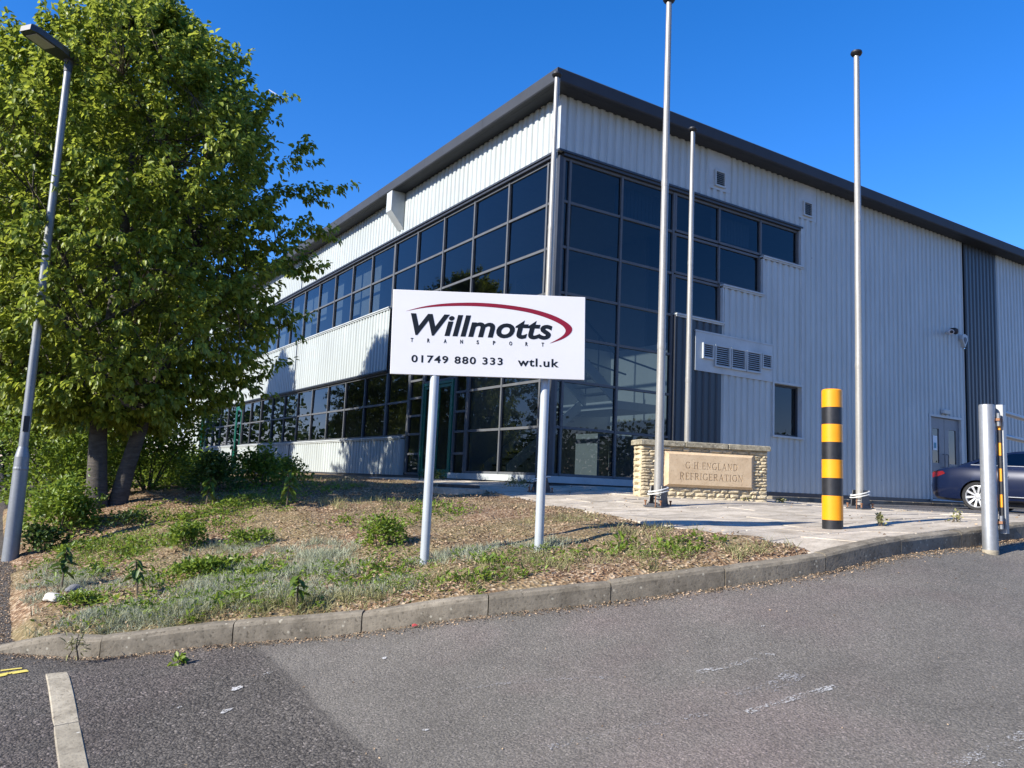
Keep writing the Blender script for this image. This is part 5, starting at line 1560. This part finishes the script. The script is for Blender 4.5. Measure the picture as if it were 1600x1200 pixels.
for (x, y, sc, rz, lb) in ((-8.35, 4.7, 1.22, 1.1, 'tree right behind the left half of the two-trunked tree, shading the entrance'),
                           (-8.2, 8.9, 1.32, 2.2, 'second tree behind the two-trunked tree, level with the middle wall panels'),
                           (-8.4, 18.6, 1.40, 4.1, 'tree farther along the sunlit front, half hidden behind the nearer trees'),
                           (-9.0, 29.5, 1.35, .6, 'farthest tree of the row beside the sunlit front')):
    c = copy_tree(TREE); c.location = (x, y, gz(max(x, -8.9), y)-.1); c.scale = (sc*.80, sc*.80, sc); c.rotation_euler = (0, 0, rz); c['label'] = lb
    c['group'] = 'row of trees along the sunlit front'
TREE['group'] = 'row of trees along the sunlit front'

# ------------------------------------------------------------------ shrubs
def shrub(x, y, rx, ry, h, n, ls, mat, label, cat='shrub', base=None, group=None, name='shrub', stems=7, w_=.62):
    z = gz(x, y) if base is None else base
    t = empty(name, (x, y, z), label, cat, group)
    V = MB()
    tips = []
    for k in range(stems):
        a = rnd.uniform(0, 6.28); r_ = rnd.uniform(.2, .9)
        e = (rx*r_*math.cos(a), ry*r_*math.sin(a), h*rnd.uniform(.55, .95))
        tips.append((e[0]*1.08, e[1]*1.08, e[2]*1.12))
        V.tube([(0.05*math.cos(a), .05*math.sin(a), -.03), (e[0]*.45, e[1]*.45, e[2]*.5), e], [.012*h+.004, .008*h+.003, .003], 5)
    V.build('stems', M_TWIG, t)
    u = rdir(n); u[:, 2] = np.abs(u[:, 2])*1.0
    rr = rng.uniform(.35, 1, n)**.5
    lob = 1+.22*np.sin(5*np.arctan2(u[:, 1], u[:, 0])+x*7)*np.sin(4*u[:, 2]+y)+rng.normal(0, .07, n)
    P = u*np.array([rx, ry, h])*(rr*lob)[:, None]
    k = rng.uniform(size=n) < .55; tp = np.array(tips); ti = rng.integers(0, len(tp), n); f = rng.uniform(.25, 1.12, n)**.6
    Q = tp[ti]*f[:, None]+rng.normal(size=(n, 3))*np.array([rx, ry, h*.6])*.17
    P[k] = Q[k]; P[:, 2] = np.maximum(P[:, 2], .01)
    D = u+rng.normal(size=(n, 3))*.6+np.array([0, 0, -.15])
    me = leaves_mesh('foliage', P, D, rng.uniform(.7, 1.3, n)*ls, rng.normal(0, .7, n), mat, w_)
    o = link(bpy.data.objects.new('foliage', me), t); o['kind'] = 'stuff'
    return t
shrub(-6.08, -5.80, .24, .22, .27, 900, .036, M_LEAFB, 'rounded bright green bush just left of the left sign post')
shrub(-5.85, -5.62, .13, .13, .14, 220, .032, M_LEAFB, 'small low green tuft between the rounded bush and the left sign post')
shrub(-7.55, -4.15, .22, .2, .24, 800, .042, M_LEAFB, 'low green weed bush in the mulch left of the tall thin sapling')
shrub(-8.55, -1.70, .50, .5, .62, 3200, .055, M_LEAFB, 'bright yellow-green bush between the lamp post and the trunks')
shrub(-8.72, -2.35, .26, .22, .24, 900, .045, M_LEAFD, 'small dark green clump at the base right of the lamp post')
shrub(-8.45, .7, .9, .9, 1.15, 6500, .065, M_LEAFB, 'tall sunlit yellow-green bush behind the lamp post base')
shrub(-7.15, 1.2, .85, .9, 1.20, 6500, .065, M_LEAFB, 'sunlit bush seen to the right of the right-hand trunk')
shrub(-6.55, -.85, .42, .40, .50, 1800, .055, M_LEAFD, 'dark low bush right of the trunks in their shade')
shrub(-5.75, -.35, .38, .36, .60, 1700, .06, M_LEAFB, 'upright broad-leaved weed clump left of the lower wall panels')
shrub(-5.0, .8, .45, .5, .36, 1500, .055, M_LEAFB, 'leafy weed clump against the shaded lower wall')
shrub(-6.3, 2.6, .7, .8, .65, 3400, .065, M_LEAFB, 'green bush in front of the lower windows')
shrub(-5.4, 4.3, .6, .9, .5, 1900, .06, M_LEAFB, 'green bush farther along the lower wall')
shrub(-6.4, 6.5, .9, 1.2, .75, 2200, .07, M_LEAFB, 'green bush near the far green door')
shrub(-5.2, 10.5, 1.1, 1.8, .6, 2400, .08, M_LEAFD, 'long dark bush below the far windows')
shrub(-5.8, 18, 1.4, 3.0, .8, 2600, .10, M_LEAFD, 'distant dark bush at the far end of the sunlit front')
shrub(-11.2, 10.0, 1.5, 3.0, 2.6, 3200, .10, M_LEAFD, 'tall dark hedge bush at the left edge beyond the path')
shrub(-13.5, 16.0, 2.2, 4.0, 4.0, 4200, .13, M_LEAFD, 'bigger dark hedge bush farther left beyond the path')
shrub(-10.2, 20.0, 1.6, 4.0, 3.0, 3200, .12, M_LEAFD, 'dark hedge bush behind the row of trees')
shrub(-7.9, -2.2, .30, .25, .16, 360, .04, M_LEAFD, 'flat dark weeds at the foot of the twin trunks')
shrub(-8.6, -5.55, .18, .12, .09, 420, .032, M_LEAFB, 'small green weed patch near the pale flat stone')
shrub(-7.6, -5.4, .35, .25, .13, 1100, .038, M_LEAFB, 'low spreading green weed in the grey-green lavender patch')
shrub(-7.0, -4.55, .28, .2, .15, 700, .035, M_LEAFB, 'small yellow-green weed beside the lavender patch')
shrub(-8.18, -7.27, .05, .04, .05, 26, .045, M_LEAFB, 'tiny green weed growing at the foot of the kerb', 'weed', float(HR0(-8.18, -7.27)), name='weed', stems=3)
shrub(-1.45, -8.10, .06, .05, .12, 30, .05, M_GRASS, 'little yellowish weed in the paving right of the striped bollard', 'weed', name='weed', stems=4)
shrub(-.55, -8.40, .06, .05, .11, 24, .045, M_GRASS, 'sparse weed in the paving just left of the steel gate post', 'weed', name='weed', stems=4)
shrub(1.40, -4.55, .10, .07, .06, 60, .04, M_GRASS, 'flat weed at the right end of the stone wall', 'weed', name='weed', stems=3)
shrub(.75, -4.40, .12, .06, .06, 60, .03, M_GRASS, 'mossy weed at the foot of the stone wall', 'weed', name='weed', stems=3)
shrub(4.6, -1.0, .14, .10, .10, 80, .05, M_GRASS, 'straggly weed on the strip at the foot of the shaded wall', 'weed', name='weed', stems=3)
shrub(-1.05, -.5, .12, .5, .13, 160, .045, M_GRASS, 'line of weeds along the white plinth by the corner', 'weed', name='weed', stems=5)
shrub(-.9, 3.2, .25, .5, .20, 300, .05, M_LEAFD, 'weeds gathered in front of the green glazed door', 'weed', name='weed', stems=5)
shrub(-8.75, -6.78, .06, .05, .17, 60, .05, M_GRASS, 'dry grass tuft growing over the low end of the kerb', 'weed', name='weed', stems=3, w_=.2)

# young saplings with countable leaves
def sapling(x, y, h, n, ls, label, mat=M_LEAFS):
    z = gz(x, y); t = empty('sapling', (x, y, z), label, 'sapling', 'young saplings in the bank')
    m = MB(); lean = (rnd.uniform(-.05, .05), rnd.uniform(-.05, .05))
    m.tube([(0, 0, -.05), (lean[0]*.5, lean[1]*.5, h*.5), (lean[0], lean[1], h*.97)], [.010, .008, .004], 6); m.build('stem', M_TWIG, t)
    me = leaves_mesh('leaf', np.zeros((1, 3)), np.array([[1., 0, 0]]), np.array([1.0]), np.array([0.0]), mat, .52, .3, .45)
    me.transform(Matrix.Rotation(math.radians(90), 4, 'X') if False else Matrix())
    for k in range(n):
        f = .45+.55*(k+rnd.uniform(0, .6))/n; a = k*2.4+rnd.uniform(-.4, .4)
        o = link(bpy.data.objects.new('leaf', me), t)
        o.location = (lean[0]*f, lean[1]*f, h*f); s_ = ls*1.35*rnd.uniform(.75, 1.2)*(1.15-.3*f)
        d = Vector((math.cos(a), math.sin(a), rnd.uniform(-.9, .25))).normalized()
        o.rotation_mode = 'QUATERNION'; o.rotation_quaternion = d.to_track_quat('X', 'Z'); o.scale = (s_, s_, s_)
    return t
sapling(-8.72, -4.85, .40, 16, .095, 'leftmost sapling, bare stem with a dark leafy top beside the pale stone', leaf_mat('dark_sapling_leaf', (.02, .05, .01), (.07, .12, .02), .2))
sapling(-8.22, -5.73, .30, 14, .085, 'short dark sapling in the middle of the grey-green patch', leaf_mat('mid_sapling_leaf', (.03, .07, .012), (.08, .14, .025), .2))
sapling(-7.32, -7.07, .25, 13, .085, 'small yellow-green sapling close to the kerb')
sapling(-6.11, -2.82, .52, 18, .13, 'tall thin sapling with drooping leaves at the top of the bank')
sapling(-6.9, -1.9, .40, 14, .11, 'sapling with broad leaves left of the tall thin sapling')

# ------------------------------------------------------------------ ground cover
def bank_pts(n, cx, cy, rx, ry, rot=0.0):
    a = rng.uniform(0, 2*np.pi, n); r_ = np.sqrt(rng.uniform(0, 1, n))*(1+.25*np.sin(3*a+cx)+.15*np.sin(7*a+cy))
    x = rx*r_*np.cos(a); y = ry*r_*np.sin(a); c, s_ = math.cos(rot), math.sin(rot)
    X, Y = cx+x*c-y*s_, cy+x*s_+y*c
    d, _ = kdist(X, Y); k = (d > KW+.01) & (X > -9.02) & (X < BX(Y)-.01)
    X, Y = X[k], Y[k]
    return np.stack([X, Y, HBK(np.maximum(X, -8.96), Y)], 1)
def clumped(pts, per, spread):
    i = np.repeat(np.arange(len(pts)), per); q = pts[i].copy()
    q[:, :2] += rng.normal(0, spread, (len(i), 2)); d, _ = kdist(q[:, 0], q[:, 1])
    k = (d > KW-.01) & (q[:, 0] > -9.05); q = q[k]
    q[:, 2] = HBK(np.maximum(q[:, 0], -8.96), q[:, 1])-.005
    off = (q[:, :2]-pts[i][k][:, :2])
    return q, off
lav = [bank_pts(420, -8.35, -6.35, .65, .40), bank_pts(420, -7.65, -6.35, .65, .55), bank_pts(420, -7.15, -6.05, .55, .85), bank_pts(210, -8.45, -5.05, .50, .55), bank_pts(160, -8.75, -4.1, .25, .55), bank_pts(240, -6.75, -5.75, .5, .7), bank_pts(120, -7.2, -4.6, .5, .4), bank_pts(110, -5.75, -6.75, .45, .28), bank_pts(50, -5.0, -7.05, .3, .2), bank_pts(60, -6.6, -7.0, .4, .3)]
lv = np.concatenate(lav); lv = lv[(np.sin(4.1*lv[:, 0]+2*np.sin(3*lv[:, 1]))*np.sin(5.3*lv[:, 1]+1.3*np.sin(4*lv[:, 0]))+rng.normal(0, .35, len(lv))) > -.50]
q, off = clumped(lv, 24, .035)
D = np.concatenate([off*6, np.ones((len(q), 1))], 1)+rng.normal(size=(len(q), 3))*.55
o = link(bpy.data.objects.new('grey_green_ground_cover', blades_mesh('grey_green_ground_cover', q, D, rng.uniform(.03, .09, len(q))*(1+.45*np.sin(6*q[:, 0]+3*q[:, 1])*np.sin(7*q[:, 1]-2*q[:, 0])), rng.uniform(.0012, .0026, len(q)), M_LAV)))
tag(o, 'soft grey-green lavender-like ground cover along the kerb at the left', 'ground cover', kind='stuff')
gr = [bank_pts(150, -7.9, -6.75, .9, .25, -.45), bank_pts(90, -7.0, -7.2, .5, .25, -.5), bank_pts(45, -6.0, -7.5, .6, .32, -.5), bank_pts(40, -5.1, -7.75, .5, .3), bank_pts(40, -4.5, -8.2, .45, .28, -.3), bank_pts(20, -4.0, -8.6, .3, .2), bank_pts(20, -5.55, -7.3, .4, .25), bank_pts(40, -4.0, -7.3, .45, .45), bank_pts(30, -3.95, -5.8, .4, .5), bank_pts(60, -5.0, -3.0, .9, .6), bank_pts(90, -6.3, -1.9, .7, .5), bank_pts(60, -4.5, -.2, 1.0, .8), bank_pts(80, -7.9, -3.4, .7, .5), bank_pts(60, -4.3, 2.6, 1.2, 1.5)]
q, off = clumped(np.concatenate(gr), 12, .03)
D = np.concatenate([off*9, np.ones((len(q), 1))*.8], 1)+rng.normal(size=(len(q), 3))*.35
o = link(bpy.data.objects.new('grass', blades_mesh('grass', q, D, rng.uniform(.04, .12, len(q)), rng.uniform(.0018, .0035, len(q)), M_GRASS, .5)))
tag(o, 'thin yellow-green grass tufts scattered over the mulch bank', 'grass', kind='stuff')
wd = [bank_pts(260, -7.6, -3.2, 1.0, .8), bank_pts(220, -6.9, -2.0, 1.0, .8), bank_pts(160, -8.3, -4.0, .5, .9), bank_pts(130, -8.1, -6.45, .8, .35, -.4), bank_pts(110, -7.3, -6.3, .6, .7), bank_pts(90, -5.3, -7.35, .8, .3, -.4), bank_pts(90, -4.4, -8.05, .5, .3), bank_pts(120, -6.5, -6.6, .6, .6), bank_pts(160, -7.8, -5.6, .8, .6), bank_pts(160, -6.6, -2.4, .9, .6), bank_pts(120, -5.4, -1.2, .9, .7), bank_pts(80, -4.6, -4.0, .5, .8), bank_pts(60, -5.6, -4.6, .7, .6), bank_pts(100, -8.3, -3.0, .5, .5), bank_pts(60, -6.2, -7.6, .6, .2, -.5)]
q, off = clumped(np.concatenate(wd), 7, .03)
D = np.concatenate([off*25, np.ones((len(q), 1))*.5], 1)+rng.normal(size=(len(q), 3))*.5
o = link(bpy.data.objects.new('low_weeds', leaves_mesh('low_weeds', q+np.stack([0*q[:, 0], 0*q[:, 0], rng.uniform(.005, .07, len(q))], 1), D, rng.uniform(.018, .055, len(q))*(1+.4*np.sin(5*q[:, 0])*np.sin(4*q[:, 1])), rng.normal(0, .5, len(q)), M_LEAFB, .5)))
tag(o, 'low green weeds dotted among the dead leaves on the bank', 'weeds', kind='stuff')
# dead leaves and bark chips
n = 50000
X = rng.uniform(-8.95, -2.2, n); Y = -9.1+12.0*rng.uniform(0, 1, n)**1.5
d, _ = kdist(X, Y); k = (d > KW+.015) & (X < BX(Y)+rng.normal(0, .06, n)); X, Y = X[k], Y[k]
Z = np.where(X < BX(Y), HBK(X, Y), HB(X, Y)+.004)
pt = np.sin(2.3*X+1.5*np.sin(1.9*Y))*np.sin(2.9*Y-1.1*np.sin(2.6*X))+.5*np.sin(6.1*X+2*Y)*np.sin(5.3*Y); k = pt+rng.normal(0, .35, len(X)) > -.30; X, Y, Z = X[k], Y[k], Z[k]
n = len(X); D = rng.normal(size=(n, 3)); D[:, 2] *= .35
o = link(bpy.data.objects.new('leaf_litter', leaves_mesh('leaf_litter', np.stack([X, Y, Z+.006+rng.uniform(0, .012, n)], 1), D, rng.uniform(.010, .038, n), rng.normal(0, .5, n)+rng.choice([0, np.pi], n), M_LITTER, .6, .3, .5)))
tag(o, 'tan and brown dead leaves and bark chips covering the bank', 'leaf litter', kind='stuff')
# crumbs and leaves along the gutter and the left path
n = 5200; s_ = rng.uniform(0, seg[-1]*.62, n); X = np.interp(s_, seg, KA[:, 0]); Y = np.interp(s_, seg, KA[:, 1]); nx = np.interp(s_, seg, KN[:, 0]); ny = np.interp(s_, seg, KN[:, 1])
dd = -np.abs(rng.normal(0, .07, n))-.005; X = X+nx*dd; Y = Y+ny*dd
n2 = 4200; X2 = -8.97-np.abs(rng.normal(0, .22, n2)); Y2 = rng.uniform(-6.2, -2.0, n2); X = np.concatenate([X, X2]); Y = np.concatenate([Y, Y2])
n3 = 260; X3 = rng.uniform(-9.5, -1, n3); Y3 = rng.uniform(-11.5, -7.5, n3); d3, _ = kdist(X3, Y3); X = np.concatenate([X, X3[d3 < -.05]]); Y = np.concatenate([Y, Y3[d3 < -.05]])
n = len(X); D = rng.normal(size=(n, 3)); D[:, 2] *= .3
o = link(bpy.data.objects.new('gutter_litter', leaves_mesh('gutter_litter', np.stack([X, Y, HR(X, Y)+.006], 1), D, rng.uniform(.006, .021, n), rng.normal(0, .5, n), M_LITTER, .6, .25, .4)))
tag(o, 'crumbs, grit and dry leaves gathered in the gutter along the kerb', 'leaf litter', kind='stuff')
n = 260; X = rng.uniform(-3.2, 6, n); Y = rng.uniform(-9, -.6, n); d, _ = kdist(X, Y); k = (d > .2) & (X > BX(Y)); X, Y = X[k], Y[k]; n = len(X); D = rng.normal(size=(n, 3)); D[:, 2] *= .3
o = link(bpy.data.objects.new('paving_litter', leaves_mesh('paving_litter', np.stack([X, Y, HB(X, Y)+.010], 1), D, rng.uniform(.012, .045, n), rng.normal(0, .5, n), M_LITTER, .6, .3, .5)))
tag(o, 'few dry leaves and twigs lying about on the pale paving', 'leaf litter', kind='stuff')

# ------------------------------------------------------------------ mesh fence at the far left
t = empty('mesh_fence', (-9.35, .2, float(HR(-9.4, .2))), 'grey wire mesh fence panel at the left edge behind the lamp post', 'fence')
for x in (-1.9, 0):
    m = MB(); m.bbox((x-.03, -.03, -.1), (x+.03, .03, 1.05), .004); m.build('post', M_LAMP, t)
m = MB()
for k in range(32): m.tube([(-1.87+.0595*k, 0, .05), (-1.87+.0595*k, 0, 1.0)], .004, 4, False)
for k in range(9): m.tube([(-1.87, 0, .06+.115*k), (-.03, 0, .06+.115*k)], .004, 4, False)
o = m.build('wire_mesh', M_LAMP, t); o['kind'] = 'stuff'

# ------------------------------------------------------------------ wood across the road, seen in the glass
n = 36000; X = rng.uniform(-6, 75, n); Y = -40+rng.normal(0, 3.0, n)
hgt = 5.0+1.6*np.sin(X*.35)+1.2*np.sin(X*.9+1)+.6*np.sin(X*2.3)
Z = -2.2+(hgt+1.2)*rng.uniform(0, 1, n)**.8
o = link(bpy.data.objects.new('far_wood', leaves_mesh('far_wood', np.stack([X, Y, Z], 1), rdir(n), rng.uniform(.2, .45, n), rng.uniform(0, 6, n), M_WOOD, .9)))
tag(o, 'belt of dark trees across the road mirrored in the lower glazing', 'wood', kind='stuff')

n = 22000; Y = rng.uniform(-2, 75, n); X = -34+rng.normal(0, 2.5, n)
hgt = 5.5+1.4*np.sin(Y*.33)+1.0*np.sin(Y*.8+2)+.5*np.sin(Y*2.1)
Z = -2.4+(hgt+1.0)*rng.uniform(0, 1, n)**.8
n2 = 14000; X2 = rng.uniform(-48, -1, n2); Y2 = 62+rng.normal(0, 2.5, n2); Z2 = -2.0+(7.5+1.5*np.sin(X2*.4)+1.1*np.sin(X2*.93+1))*rng.uniform(0, 1, n2)**.8
X, Y, Z, n = np.concatenate([X, X2]), np.concatenate([Y, Y2]), np.concatenate([Z, Z2]), n+n2
o = link(bpy.data.objects.new('far_hedge', leaves_mesh('far_hedge', np.stack([X, Y, Z], 1), rdir(n), rng.uniform(.25, .5, n), rng.uniform(0, 6, n), M_LEAFD, .9)))
tag(o, 'tall green hedge far beyond the path on the left', 'hedge', kind='stuff')

# ------------------------------------------------------------------ vapour trail
m = MB()
M_TRAIL = simple('ice_trail', (.85, .87, .9), 1.0, var=.02, scale=.01)
bs = M_TRAIL.node_tree.nodes['Principled BSDF']; bs.inputs['Alpha'].default_value = .45
m.tube([(1216.6, 4844.1, 2363.0), (1250, 4825.8, 2341.1), (1285, 4806.8, 2318.2), (1317.6, 4788.7, 2296.7)], [3.6, 4.0, 2.6, .8], 8)
tag(m.build('vapour_trail', M_TRAIL), 'short thin white vapour trail high in the blue sky', 'vapour trail')
